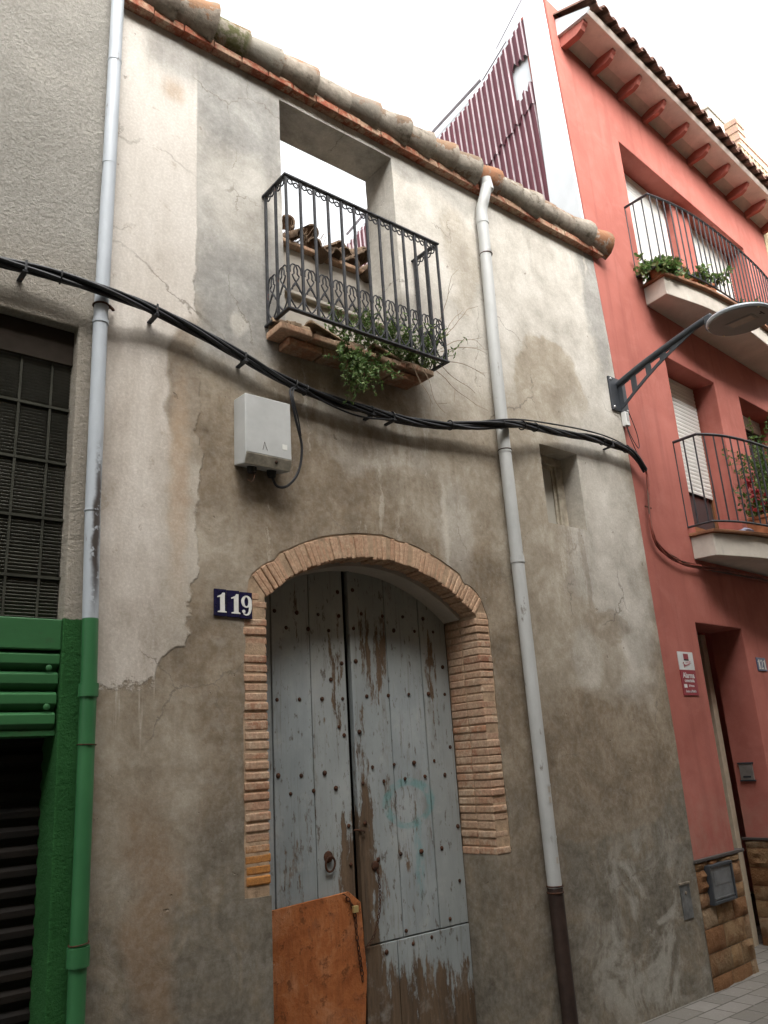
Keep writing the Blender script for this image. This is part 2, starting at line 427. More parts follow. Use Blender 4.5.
def tile_mat():
    m = Mt('old_roof_tile', .9, .15)
    c = m.ramp(m.isl, [(0, (.25,.12,.065)), (.25, (.31,.17,.095)), (.45, (.17,.125,.09)), (.65, (.29,.15,.08)), (.85, (.19,.15,.115)), (1, (.26,.14,.08))])
    n = m.noise(6.5, 8, .72, dist=.4)
    lime = m.rng(m.math('ADD', m.math('ADD', n, m.math('MULTIPLY', m.math('SUBTRACT', m.isl, .5), .22)), m.rng(m.xyz()[2], 6.03, 5.86, -.05, .14)), .50, .54)
    c = m.mix(m.math('MULTIPLY', lime, .82), c, m.ramp(m.noise(20, 5, .7), [(.3, (.20,.18,.15)), (.7, (.40,.37,.315))]))
    li = m.rng(m.noise(11, 7, .7), .56, .66)
    c = m.mix(m.math('MULTIPLY', li, .75), c, (.10,.085,.062))
    c = m.mix(m.math('MULTIPLY', m.rng(m.noise(17, 6, .7), .56, .62), .5), c, (.20,.19,.15))
    X = m.xyz()[0]
    ms = m.math('MULTIPLY', m.math('MULTIPLY', m.rng(X, 1.79, 1.83), m.rng(X, 2.06, 2.0)), m.rng(m.noise(8, 6, .7), .40, .55))
    c = m.mix(m.math('MULTIPLY', ms, .85), c, (.075,.082,.022))
    ms = m.math('MULTIPLY', m.math('MULTIPLY', m.rng(X, 2.03, 2.08), m.rng(X, 2.3, 2.2)), m.rng(m.noise(9, 6, .7), .35, .5))
    c = m.mix(m.math('MULTIPLY', ms, .75), c, (.26,.245,.21))
    ms = m.math('MULTIPLY', m.math('MULTIPLY', m.rng(X, 2.8, 2.84), m.rng(X, 3.1, 3.0)), m.rng(m.noise(9, 6, .7), .38, .5))
    c = m.mix(m.math('MULTIPLY', ms, .75), c, (.22,.20,.17))
    m.col(c); m.bump(m.noise(9, 6, .7), .5, .014); m.bump(m.noise(50, 5, .7), .4, .004); return m.m
def door_wood():
    m = Mt('painted_door_wood', .8, .25)
    wv = m.warp(6, .05)
    X, Y, Z = m.xyz()
    g1 = m.noise(26, 7, .7, vec=m.mp((1, 1, .05), vec=wv)); g2 = m.noise(9, 6, .7, vec=m.mp((1, 1, .14), vec=wv)); sp = m.noise(35, 6, .7, vec=m.mp((1,1,.35)))
    paint = m.ramp(m.noise(2.4, 6, .65, vec=m.mp((1,1,.5))), [(.25, (.19,.22,.23)), (.5, (.29,.325,.335)), (.75, (.42,.445,.445))])
    paint = m.mix(m.math('MULTIPLY', m.isl, .35), paint, (.30,.305,.28))
    paint = m.mix(m.math('MULTIPLY', m.rng(Z, 1.9, 2.5), .35), paint, (.30,.28,.21))
    wood = m.ramp(g1, [(.3, (.055,.038,.026)), (.6, (.14,.095,.06)), (.8, (.22,.16,.11))])
    def amt(cx, cz, rx, rz, k): return m.math('MULTIPLY', m.patch(wv, cx, cz, rx, rz, .6), k)
    e = m.math('ADD', m.math('MULTIPLY', g1, .35), m.math('ADD', m.math('MULTIPLY', g2, .35), m.math('MULTIPLY', m.noise(14, 7, .72, vec=m.mp((1,1,.3), vec=wv)), .3)))
    t = amt(3.03, 2.2, .09, .34, .115)
    for a in ((2.77, 2.05, .04, .45, .11), (2.83, .9, .08, .5, .09), (2.93, .75, .10, .45, .08), (3.33, .30, .45, .22, .14), (3.0, .3, .15, .4, .08), (3.15, 1.25, .3, .45, .05), (2.6, 1.1, .3, .3, .06), (3.5, 2.1, .05, .3, .08), (2.5, 2.4, .02, .3, .1), (2.93, 1.5, .05, .4, .1)):
        t = m.math('ADD', t, amt(*a))
    t = m.math('ADD', t, m.rng(Z, .42, .05, 0, .12))
    pe = m.rng(m.math('ADD', e, t), .572, .618)
    c = m.mix(pe, paint, wood)
    c = m.mix(m.math('MULTIPLY', m.rng(sp, .58, .66), .75), c, (.085,.062,.045))
    c = m.mix(m.math('MULTIPLY', m.rng(m.noise(50, 6, .7, vec=m.mp((1,1,.04))), .54, .68), .4), c, (.12,.105,.085))
    c = m.mix(m.math('MULTIPLY', m.rng(m.noise(4, 7, .7), .54, .7), .35), c, (.44,.44,.42))
    c = m.mix(m.math('MULTIPLY', m.rng(m.noise(6, 8, .75, vec=m.mp((1,1,.3))), .56, .66), .45), c, (.17,.155,.13))
    # faded teal graffiti loop
    gv = m.mp(scale=(.17, 1e5, .12), loc=(3.25, 0, 1.36), vec=m.warp(8, .05), typ='TEXTURE')
    gl = m.vmath('LENGTH', gv)
    ring = m.math('MULTIPLY', m.rng(m.math('ABSOLUTE', m.math('SUBTRACT', gl, 1)), .22, .1), m.rng(m.noise(12, 5, .7), .3, .55))
    c = m.mix(m.math('MULTIPLY', ring, .5), c, (.10,.30,.30))
    dr = m.patch(m.warp(9, .05), 3.30, 1.08, .03, .2, .5)
    c = m.mix(m.math('MULTIPLY', m.math('MULTIPLY', dr, m.rng(sp, .4, .55)), .45), c, (.12,.30,.31))
    m.col(c)
    h = m.math('SUBTRACT', m.math('MULTIPLY', g1, .6), m.math('MULTIPLY', pe, .5))
    m.bump(h, .6, .004); m.bump(m.noise(90, 4, .7, vec=m.mp((1,1,.06))), .35, .002); return m.m
def orange_board():
    m = Mt('weathered_orange_board', .97, .04)
    n = m.noise(16, 7, .75); n2 = m.noise(3, 6, .7, dist=.5)
    c = m.ramp(n2, [(.3, (.24,.075,.028)), (.5, (.38,.135,.05)), (.7, (.50,.235,.12))])
    c = m.mix(m.math('MULTIPLY', m.rng(m.noise(5, 8, .75, dist=1), .52, .62), .5), c, (.20,.09,.05))
    c = m.mix(m.rng(n, .54, .62, 0, .7), c, (.12,.05,.025))
    c = m.mix(m.rng(m.noise(24, 6, .7), .66, .72, 0, .7), c, (.50,.36,.24))
    g = m.noise(60, 5, .7, vec=m.mp((1,1,.12))); c = m.mix(m.math('MULTIPLY', m.rng(g, .45, .7), .35), c, (.16,.07,.035))
    m.col(c); m.bump(n, .9, .008); m.bump(g, .4, .002); return m.m
def stone_mat():
    m = Mt('split_stone', .9, .2)
    c = m.ramp(m.isl, [(0, (.24,.16,.09)), (.35, (.31,.20,.105)), (.6, (.24,.12,.055)), (1, (.34,.25,.16))])
    n = m.noise(7, 8, .75, dist=.8)
    c = m.mix(m.rng(n, .42, .64, 0, .8), c, (.17,.075,.032))
    c = m.mix(m.rng(m.noise(12, 7, .7), .58, .72, 0, .6), c, (.44,.34,.22))
    m.col(c); m.bump(n, .9, .03); m.bump(m.noise(30, 6, .75), .6, .01); return m.m
def pavers():
    m = Mt('concrete_pavers', .9, .2)
    b = m.N('ShaderNodeTexBrick'); m.put(b.inputs['Vector'], m.mp((1,1,1), loc=(.04, .02, 0)))
    b.inputs['Scale'].default_value = 1; b.inputs['Brick Width'].default_value = .21; b.inputs['Row Height'].default_value = .16
    b.inputs['Mortar Size'].default_value = .006; b.inputs['Mortar Smooth'].default_value = .4; b.inputs['Bias'].default_value = 0
    b.inputs['Color1'].default_value = (.15,.14,.125,1); b.inputs['Color2'].default_value = (.23,.215,.195,1); b.inputs['Mortar'].default_value = (.09,.083,.072,1)
    c = m.mix(m.rng(m.noise(2.2, 6, .7), .35, .7, 0, .5), b.outputs['Color'], (.17,.155,.13))
    c = m.mix(m.rng(m.noise(45, 5, .7), .55, .75, 0, .35), c, (.42,.40,.37))
    m.col(c); m.bump(m.math('SUBTRACT', 1, b.outputs['Fac']), .8, .006); m.bump(m.noise(60, 5, .7), .3, .003); return m.m
def asphalt():
    m = Mt('asphalt', .92, .25)
    c = m.ramp(m.noise(1.2, 6, .6), [(.3, (.04,.04,.04)), (.7, (.062,.06,.057))])
    m.col(m.mix(m.rng(m.noise(90, 3, .6), .6, .75, 0, .5), c, (.14,.135,.13))); m.bump(m.noise(120, 3, .7), .5, .004); return m.m
def pipe_mat(name, base, gz=None):
    m = Mt(name, .45, .4)
    n = m.noise(9, 6, .7, vec=m.mp((1,1,.25)))
    c = m.ramp(n, [(.3, tuple(x*.82 for x in base)), (.65, base)])
    c = m.mix(m.rng(m.noise(14, 7, .75, vec=m.mp((1,1,.3))), .60, .68, 0, .75), c, (.13,.10,.075))
    if gz: c = m.mix(m.math('MULTIPLY', m.patch(m.warp(9, .05), 1.235, 2.68, .02, .34, .5), m.rng(m.noise(16, 5, .7), .42, .5)), c, (.06,.05,.045))
    if gz:
        Z = m.xyz()[2]; gr = m.ramp(m.noise(5, 4, .5), [(.3, (.030,.13,.048)), (.7, (.042,.165,.062))])
        c = m.mix(m.rng(Z, gz+.002, gz-.002), c, gr)
    else:
        c = m.mix(m.rng(m.noise(3, 5, .6), .5, .7, 0, .3), c, tuple(x*.6 for x in base))
    m.col(c); m.bump(m.noise(14, 4, .6), .08, .003); return m.m
def leaf_mat(name, a, b, c3=None):
    m = Mt(name, .55, .35)
    st = [(0, a), (1, b)] if c3 is None else [(0, a), (.6, b), (1, c3)]
    m.col(m.ramp(m.isl, st)); m.b.inputs['Subsurface Weight'].default_value = 0
    # thin leaves let some light through
    tr = m.N('ShaderNodeBsdfTranslucent'); m.put(tr.inputs[0], m.ramp(m.isl, st)); mxs = m.N('ShaderNodeMixShader'); mxs.inputs[0].default_value = .3
    out = m.t.nodes['Material Output']; m.t.links.new(m.b.outputs[0], mxs.inputs[1]); m.t.links.new(tr.outputs[0], mxs.inputs[2]); m.t.links.new(mxs.outputs[0], out.inputs[0])
    return m.m
def siding_mat():
    m = Mt('corrugated_maroon_sheet', .5, .4)
    n = m.noise(2, 6, .65, vec=m.mp((1,1,.4)))
    c = m.ramp(n, [(.3, (.085,.015,.026)), (.7, (.125,.025,.038))])
    c = m.mix(m.rng(m.noise(20, 5, .7, vec=m.mp((1,1,.1))), .66, .74, 0, .6), c, (.42,.36,.35))
    m.col(c); return m.m
def glass_dark(name='window_glass', c=(.03,.032,.034), rough=.08):
    m = Mt(name, rough, .6); m.col(m.ramp(m.noise(3, 3, .5), [(.3, c), (.7, tuple(x*1.5 for x in c))])); return m.m
def rusty(name='rusty_iron', a=(.10,.038,.018), b=(.035,.022,.016)):
    m = Mt(name, .8, .3, .2); m.col(m.ramp(m.noise(30, 6, .7), [(.35, b), (.65, a)])); m.bump(m.noise(80, 4, .7), .4, .002); return m.m
def iron_paint():
    m = Mt('worn_black_iron', .6, .4, .1); n = m.noise(24, 6, .7)
    c = m.ramp(n, [(.35, (.022,.023,.026)), (.6, (.05,.052,.058))]); c = m.mix(m.rng(n, .62, .68, 0, .8), c, (.14,.05,.022)); m.col(c); m.bump(n, .2, .002); return m.m
def white_plaster(name, base=(.62,.57,.50)):
    m = Mt(name, .92, .15); n = m.noise(3, 7, .7, dist=.4)
    c = m.ramp(n, [(.3, tuple(x*.72 for x in base)), (.65, base)])
    c = m.mix(m.rng(m.noise(12, 5, .7, vec=m.mp((1,1,.15))), .58, .75, 0, .3), c, tuple(x*.45 for x in base))
    m.col(c); m.bump(m.noise(45, 5, .7), .3, .004); return m.m
def corrug_rust():
    m = Mt('rusty_roller_shutter', .75, .3, .2); n = m.noise(7, 7, .7, vec=m.mp((.5,1,2.5)))
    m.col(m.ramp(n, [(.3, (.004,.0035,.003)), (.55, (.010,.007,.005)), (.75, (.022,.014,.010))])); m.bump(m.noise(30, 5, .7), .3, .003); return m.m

PLASTER = old_plaster(); RED = red_plaster(); STUCCO = stucco(); BRICK = brick_mat(zorange=True)
CORBRICK = brick_mat('corbel_brick', [(0, (.34,.155,.09)), (.35, (.44,.22,.13)), (.7, (.52,.32,.21)), (1, (.28,.14,.09))])
EAVEBRICK = brick_mat('red_eave_tile', [(0, (.30,.075,.04)), (.5, (.36,.10,.055)), (1, (.26,.06,.035))])
PINKBRICK = brick_mat('pink_brick', [(0, (.44,.29,.25)), (.5, (.50,.34,.29)), (1, (.40,.26,.22))])
TILE = tile_mat(); DOORW = door_wood(); BOARD = orange_board(); STONE = stone_mat(); PAVE = pavers(); ASPH = asphalt()
MORTAR = simple('lime_mortar', (.42,.30,.20), .95, .1, 0, .25, 20, .6)
PIPEL = pipe_mat('left_pipe_paint', (.46,.50,.54), 2.266); PIPER = pipe_mat('right_pipe_paint', (.50,.51,.50))
CASTPIPE = simple('brown_iron_pipe', (.045,.028,.022), .55, .4, .2, .3, 9)
def grimy_green():
    m = Mt('green_paint', .5, .4)
    c = m.ramp(m.noise(3, 7, .7, vec=m.mp((.4,1,1))), [(.3, (.022,.095,.032)), (.7, (.036,.15,.050))])
    c = m.mix(m.math('MULTIPLY', m.rng(m.noise(8, 8, .75, vec=m.mp((.6,1,1))), .54, .64), .5), c, (.045,.06,.03))
    c = m.mix(m.math('MULTIPLY', m.rng(m.noise(17, 6, .7), .70, .73), .8), c, (.30,.30,.26))
    m.col(c); m.bump(m.noise(26, 5, .7, vec=m.mp((.15,1,1))), .25, .003); return m.m
GREEN = grimy_green()
SIDING = siding_mat(); FLASH = simple('pale_flashing', (.62,.66,.69), .5, .4, 0, .06, 3)
WHITEP = white_plaster('cream_plaster'); SOFFIT = white_plaster('soffit_plaster', (.80,.70,.63)); OLDWHITE = white_plaster('old_limewash', (.50,.46,.40))
IRON = iron_paint(); RUST = rusty(); CABLE = simple('black_cable', (.014,.015,.018), .5, .4, 0, .3, 30)
REDCABLE = simple('painted_cable', (.24,.062,.045), .6, .3, 0, .3, 18)
GREYBOX = simple('grey_plastic_box', (.47,.48,.47), .5, .35, 0, .08, 6); BOXDIRT = simple('dirty_box_edge', (.30,.275,.22), .7, .3, 0, .3, 18)
BLACKR = simple('black_rubber', (.02,.02,.02), .6, .3); WHITEPL = simple('white_plastic', (.72,.72,.70), .45, .4, 0, .05, 8)
NAVY = simple('navy_enamel', (.010,.010,.042), .2, .6, 0, .2, 20); ENAMW = simple('white_enamel', (.72,.72,.68), .25, .5, 0, .06, 30)
NAVY2 = simple('faded_blue_enamel', (.06,.085,.16), .3, .5, 0, .2, 20)
SHUT = simple('white_roller_slats', (.66,.66,.63), .5, .4, 0, .06, 4); FRAMEW = simple('brown_window_wood', (.20,.085,.035), .5, .4, 0, .2, 14)
GLASS = glass_dark(); DGREY = simple('dark_grey_metal', (.055,.062,.072), .45, .5, .3, .15, 8)
LAMPG = simple('lamp_grey', (.40,.44,.47), .4, .5, .2, .06, 4); LAMPU = simple('lamp_underside', (.20,.185,.17), .5, .4, .1, .08, 5); LENS = simple('lamp_lens', (.34,.29,.25), .25, .6, 0, .1, 8)
TERRA = simple('terracotta', (.42,.17,.085), .85, .2, 0, .2, 14, .2); BTILE = simple('brown_edge_tile', (.26,.12,.06), .6, .35, 0, .22, 10)
RTILE = simple('dark_roof_tile', (.15,.082,.062), .85, .2, 0, .35, 14, .4)
LEAF = leaf_mat('weed_leaf', (.05,.10,.025), (.12,.20,.055), (.22,.27,.10)); LEAFS = leaf_mat('succulent_leaf', (.06,.13,.03), (.13,.21,.06), (.20,.20,.09)); LEAFD = leaf_mat('shrub_leaf', (.03,.075,.015), (.08,.15,.03), (.14,.21,.05))
POIN = leaf_mat('poinsettia_leaf', (.30,.02,.03), (.42,.04,.05)); TWIG = simple('dry_twig', (.30,.23,.16), .9, .1, 0, .3, 30); STEM = simple('green_stem', (.10,.12,.045), .8, .2)
MAROON = simple('sign_maroon', (.25,.02,.035), .4, .4, 0, .05, 10); SIGNW = simple('sign_white', (.58,.60,.60), .4, .4, 0, .05, 10); SIGNR = simple('sign_red_ink', (.35,.03,.05), .5, .3)
ZINC = simple('grey_meter_door', (.17,.18,.19), .5, .4, .3, .2, 12); BRASS = simple('brass', (.62,.50,.22), .4, .5, .6, .1, 20)
YELLOW = white_plaster('yellow_render', (.68,.55,.34)); MORTW = simple('mortar_drab', (.28,.24,.19), .95, .1, 0, .3, 16, .5)
RUSTSH = corrug_rust(); CLOTH = simple('blue_grey_plastic', (.25,.25,.33), .6, .3)

# ------------------------------------------------------------------ ground
bm = NB()
def gsheet(x0, x1, y0, y1, z): 
    b = NB(); vv = [b.verts.new(p) for p in ((x0,y0,z),(x1,y0,z),(x1,y1,z),(x0,y1,z))]; b.faces.new(vv); return b
g = obj('ground', gsheet(-600, 600, -600, 600, -.16), simple('bare_ground', (.12,.10,.075), .95, .1, 0, .3, 3)); tag(g, kind='structure')
r_ = obj('road', gsheet(-60, 60, -3.9, -1.37, -.152), ASPH); tag(r_, kind='structure')
b = NB(); box(b, -60, 60, -1.25, .8, -.30, -.05); o = obj('pavement', b, PAVE); tag(o, kind='structure')
b = NB()
x = -20.0
while x < 30: box(b, x+.004, x+.996, -1.37, -1.254, -.30, -.046); x += 1
o = obj('kerb', b, simple('kerb_concrete', (.34,.33,.30), .9, .2, 0, .2, 9, .3), bevel=.012); tag(o, kind='structure')
b = NB(); box(b, -60, 60, -4.9, -3.9, -.30, -.05); o = obj('pavement', b, PAVE); tag(o, kind='structure')

# ================================================================== NUMBER 119: the roofless old house
XL, XR, ZT = 1.262, 5.63, 5.77
old = root('derelict_house', (3.45, 0, -.05), 'roofless old house with stained grey brown plaster and an arched plank door', 'house')
def wob(pts, a, step=.06, seed=0):
    out = []; n = len(pts)
    for i in range(n):
        p, q = Vector(pts[i]), Vector(pts[(i+1) % n]); k = max(1, int((q-p).length/step)); nn = Vector((-(q-p).y, (q-p).x)).normalized()
        for j in range(k):
            v = p.lerp(q, j/k); s = mnoise.noise(Vector((v.x*7+seed, v.y*7, 3))) + .6*mnoise.noise(Vector((v.x*25+seed, v.y*25, 8)))
            out.append(v + nn*s*a)
    return [(v.x, v.y) for v in out]
AC = Vector((2.90, 1.56)); RI, RO = 1.160, 1.306
def arc(rad, a0, a1, n, c=AC): return [(c.x + rad*math.cos(a0+(a1-a0)*i/n), c.y + rad*math.sin(a0+(a1-a0)*i/n)) for i in range(n+1)]
def shoulder(x, z, e=0):
    for cx, sg_ in ((3.52+e*0, 1), (2.262, -1)):
        if (x-cx)*sg_ > .05 and z > 2.40:
            d = math.hypot(x-cx, z-2.40)
            if d > .248+e: k_ = (.248+e)/d; return (cx+(x-cx)*k_, 2.40+(z-2.40)*k_)
    return (x, z)
aR, aL = math.asin(.90/1.306), math.pi - math.asin(.90/1.306)
# plaster opening: round the brick surround, down to where the render starts again
hole_out = [(2.146, -.2), (2.146, 1.04), (2.004, 1.045), (2.008, 1.7), (2.02, 2.35)] + [shoulder(*q) for q in arc(RO, math.pi-R(48), R(48.6), 44)] + [(3.770, 2.42), (3.765, 1.7), (3.775, 1.06), (3.652, 1.05), (3.652, -.2)]
ho = []
for i, p in enumerate(hole_out):
    ho.append(p)
core = wob(hole_out[1:-1] , .009, .03)
cut = [(2.146, -.30)] + [q for q in core if q[1] > 1.02 and not (2.147 < q[0] < 3.651 and q[1] < 1.2)] + [(3.652, 1.02), (3.652, -.30)]
outer = [(XL, -.30)] + [] 
outline = [(XL, -.30)] + cut + [(XR, -.30), (5.655, 1.6), (5.635, 3.6), (5.575, ZT), (XL, ZT)]
win = wob([(2.308, 4.02), (2.308, 5.690), (3.237, 5.690), (3.237, 4.02)], .0035, .08, 4)
smallw = wob([(4.488, 3.158), (4.488, 3.765), (4.925, 3.765), (4.925, 3.158)], .003, .08, 2)
b = NB(); prism_xz(b, outline, 0, .30, [win, smallw])
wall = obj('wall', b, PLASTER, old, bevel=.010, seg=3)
# return walls so the shell has depth
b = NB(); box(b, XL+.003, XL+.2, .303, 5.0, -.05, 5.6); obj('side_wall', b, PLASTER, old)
b = NB(); box(b, XL+.2, 5.60, 4.8, 5.0, -.05, 4.5); obj('back_wall', b, OLDWHITE, old)
# mortar bed behind the bricks
b = NB()
inner = [(2.138, 1.0)] + [(2.138, 2.44)] + arc(RI+.012, math.pi-R(49.8), R(49.8), 30) + [(3.662, 2.44), (3.662, 1.0)]
bed = [(1.99, 1.03)] + [(1.99, 2.4)] + [shoulder(max(1.99, min(3.79, px_)), pz_, .02) for px_, pz_ in arc(RO+.03, math.pi-R(49), R(49), 30)] + [(3.79, 2.4), (3.79, 1.03)]
prism_xz(b, bed + [(3.662, 1.03)] + inner[::-1][1:-1] + [(2.138, 1.03)], .0042, .295)
obj('mortar_bed', b, MORTAR, old)
# brick surround
b = NB()
z = 1.045; ch = .046
while z < 2.415:
    for side in (0, 1):
        h = ch - .006 + jit(.004)
        if side == 0: x0, x1 = 2.012 + jit(.006), 2.148 + jit(.004)
        else: x0, x1 = 3.652 + jit(.004), 3.766 + jit(.006)
        if side == 1 or z > 1.05:
            box(b, x0, x1, .001 + jit(.005), .14, z, z+h, Matrix.Translation(((x0+x1)/2,0,z)) @ Matrix.Rotation(jit(.014), 4, 'Y') @ Matrix.Translation((-(x0+x1)/2,0,-z)))
        if side == 1: box(b, x0 + .001 + jit(.002), x1, .149, .285, z + jit(.003), z+h)
        else: box(b, x0, x1 - .001 + jit(.002), .149, .285, z + jit(.003), z+h)
    z += ch
for (w0, w1, z0_, z1_) in ((.0, .092, 2.419, 2.458),):
    box(b, 2.014+w0, 2.014+w1, .002, .13, z0_, z1_); box(b, 3.766-w1, 3.766-w0, .002, .13, z0_, z1_)
n = 52; a0, a1 = math.pi - R(49.5), R(49.5)
for i in range(n):
    a = a0 + (a1-a0)*(i+.5)/n; da = abs(a1-a0)/n/2*.93
    r0, r1 = RI + jit(.007), RO - .008 + jit(.010)
    y0 = .001 + jit(.005); a += jit(.0025)
    pts = []
    for (rr, s) in ((r0, -da), (r0, da), (r1, da), (r1, -da)): pts.append((min(3.766, max(2.012, AC.x + rr*math.cos(a+s))), AC.y + rr*math.sin(a+s)))
    pts = [shoulder(q_[0], q_[1], -.004) for q_ in pts]
    prism_xz(b, pts, y0, .13)
obj('brick_surround', b, BRICK, old, bevel=.007)
# limewashed soffit behind the arch bricks
b = NB(); prism_xz(b, arc(RI-.016, math.pi-R(49.5), R(49.5), 30) + arc(RI+.05, R(49.5), math.pi-R(49.5), 30), .136, .282)
obj('arch_soffit', b, OLDWHITE, old, smooth=True)
b = NB(); box(b, 2.05, 3.75, .36, .40, -.05, 2.8); obj('door_backing', b, simple('dark_boards', (.01,.009,.008), .95, .1), old)  # near-black sheet stands in for the shade behind the door gap
b = NB(); box(b, 2.15, 3.65, -.03, .36, -.30, -.02); obj('threshold', b, simple('worn_stone_sill', (.20,.185,.16), .9, .2, 0, .2, 8, .4), old, bevel=.01)
# door leaves
def archz(x, c=AC, rad=RI+.006): return c.y + math.sqrt(max(0, rad*rad - (x-c.x)**2))
def plank(b, x0, x1, z0, z1a=None, y0=.28, tilt=0):
    n = 6; pts = [(x0+.001, z0), (x1-.001, z0)]
    if z1a is None: pts += [(x1-.001 - (x1-x0-.002)*i/n, archz(x1-.001-(x1-x0-.002)*i/n)) for i in range(n+1)]
    else: pts += [(x1-.001, z1a), (x0+.001, z1a)]
    yy = y0 + jit(.0025)
    prism_xz(b, pts, yy, .318)
def leaf(xs, name, zsplit=None):
    b = NB()
    for i in range(len(xs)-1):
        if zsplit: plank(b, xs[i]+.002, xs[i+1]-.002, zsplit+.004)
        else: plank(b, xs[i]+.002, xs[i+1]-.002, .0)
    if zsplit:
        for x0, x1 in ((xs[0], 3.10), (3.10, xs[-1])): plank(b, x0+.002, x1-.002, .0, zsplit-.003, .278)
    return obj('door_leaf', b, DOORW, old, bevel=.003)
LL = leaf([2.150, 2.340, 2.592, 2.838], 'l'); RL = leaf([2.874, 3.151, 3.424, 3.648], 'r', .668)
LL['label'] = 'left plank leaf of the arched door, mostly covered low down by an orange board'
RL['label'] = 'right plank leaf of the arched door with peeling grey blue paint and faint teal graffiti'
b = NB(); prism_xz(b, [(2.868, 0), (2.888, 0), (2.885, 2.715), (2.869, 2.715)], .268, .285); obj('edge_batten', b, DOORW, RL)
ST = [(2.364,2.432),(2.511,2.431),(2.657,2.429),(2.803,2.43),(2.438,2.342),(2.584,2.342),(2.727,2.34),(2.801,2.572),(2.809,2.154),(2.728,2.062),(2.369,1.95),(2.512,1.952),(2.662,1.954),(2.805,1.954),(2.804,1.754),(2.771,1.8),(2.912,2.593),(2.97,2.453),(2.907,2.362),(2.911,2.169),(2.98,1.969),(2.913,1.769),(3.132,2.449),(3.296,2.454),(3.463,2.452),(3.215,2.365),(3.385,2.368),(3.542,2.371),(3.142,1.973),(3.303,1.98),(3.463,1.983),(3.60,1.98),(3.60,2.15),(3.61,1.66),(2.994,1.572),(3.155,1.579),(3.308,1.582),(3.469,1.585),(3.547,1.5),(2.366,1.562),(2.509,1.554),(2.661,1.559),(2.44,1.467),(2.585,1.472),(2.732,1.476),(2.808,1.276),(2.811,1.081),(3.07,1.491),(3.23,1.496),(3.387,1.5),(3.62,1.2),(2.92,1.49),(2.92,1.281),(3.163,1.095),(3.317,1.091),(3.477,1.092),(2.999,1.084),(3.21,.629),(3.349,.639),(3.168,.70),(3.5,.71),(3.02,.62),(3.60,.9)]
for (lf, sel) in ((LL, lambda x: x < 2.85), (RL, lambda x: x >= 2.85)):
    b = NB()
    for (x, z) in ST:
        if sel(x) : blobstud(b, (x, .2795, z), .0125+jit(.002), Vector((jit(.2), -1, jit(.2))), 8, .75)
    pieces('iron_stud', b, RUST, lf, smooth=True)
b = NB(); blobstud(b, (2.665, .279, 1.135), .03, Vector((0,-1,0)), 12, .35); obj('ring_boss', b, RUST, LL, smooth=True)
b = NB(); torus(b, (2.665, .262, 1.10), .030, .006, Vector((0,1,.1)), 18, 6, 1, 1.25); obj('ring_pull', b, RUST, LL, smooth=True)
b = NB(); prism_xz(b, wob([(2.156, -.02), (2.80, -.02), (2.862, .55), (2.842, .895), (2.765, .955), (2.156, .925)], .0012, .05, 9), .248, .262)
obj('patch_board', b, BOARD, LL, bevel=.002)
def chain(path, nm, parent, rr=.008):
    b = NB(); P = spline(path, 10); d = 0; acc = 0; k = 0
    for i in range(1, len(P)):
        acc += (P[i]-P[i-1]).length
        if acc >= .021:
            acc = 0; t = (P[i]-P[i-1]).normalized()
            ax = Vector((0,1,0)) if k % 2 else t.cross(Vector((0,1,0))).normalized()
            q = Matrix.Translation(P[i]) @ t.to_track_quat('Z', 'Y').to_matrix().to_4x4() @ Matrix.Rotation(R(90*(k%2)+jit(15)), 4, 'Z')
            b2 = NB(); torus(b2, (0,0,0), rr, .0026, Vector((0,1,0)), 10, 5, .75, 1.5); merge(b, b2, q); k += 1
    return obj(nm, b, RUST, parent, smooth=True)
chain([(2.975, .262, 1.045), (2.986, .262, .95), (2.978, .262, .84), (2.93, .26, .72), (2.86, .262, .66)], 'chain', RL)
b = NB(); blobstud(b, (2.975, .279, 1.055), .026, Vector((0,-1,0)), 12, .4); tube(b, spline([(2.84, .275, 1.25), (2.86, .262, 1.25), (2.90, .262, 1.24), (2.91, .275, 1.235)], 4), .005, 6); pieces('chain_plate', b, RUST, RL, smooth=True)
chain([(2.72, .246, .955), (2.77, .24, .90), (2.795, .24, .83), (2.80, .24, .74), (2.815, .24, .62), (2.83, .246, .52)], 'chain', LL, .011)
b = NB(); box(b, 2.775, 2.808, .222, .238, .852, .885); obj('padlock', b, BRASS, LL, bevel=.003)
# small side window
b = NB()
for a in ((4.488, 4.925, 3.70, 3.765), (4.488, 4.925, 3.158, 3.20), (4.488, 4.60, 3.20, 3.70), (4.84, 4.925, 3.20, 3.70)): box(b, a[0]+.001, a[1]-.001, .155, .20, a[2]+.001, a[3]-.001)
WOODF = simple('grey_window_wood', (.42,.375,.30), .8, .2, 0, .25, 18, .3)
wf_ = obj('window', b, WOODF, old, bevel=.004)
b = NB(); box(b, 4.601, 4.839, .185, .19, 3.201, 3.699); obj('pane', b, simple('dusty_pane', (.42,.40,.35), .5, .4, 0, .1, 6), wf_)
b = NB()
for a in ((4.602, 4.838, 3.67, 3.698), (4.602, 4.838, 3.202, 3.23), (4.602, 4.625, 3.23, 3.67), (4.81, 4.838, 3.23, 3.67)): box(b, a[0], a[1], .172, .184, a[2], a[3])
obj('sash', b, WOODF, wf_, bevel=.002)
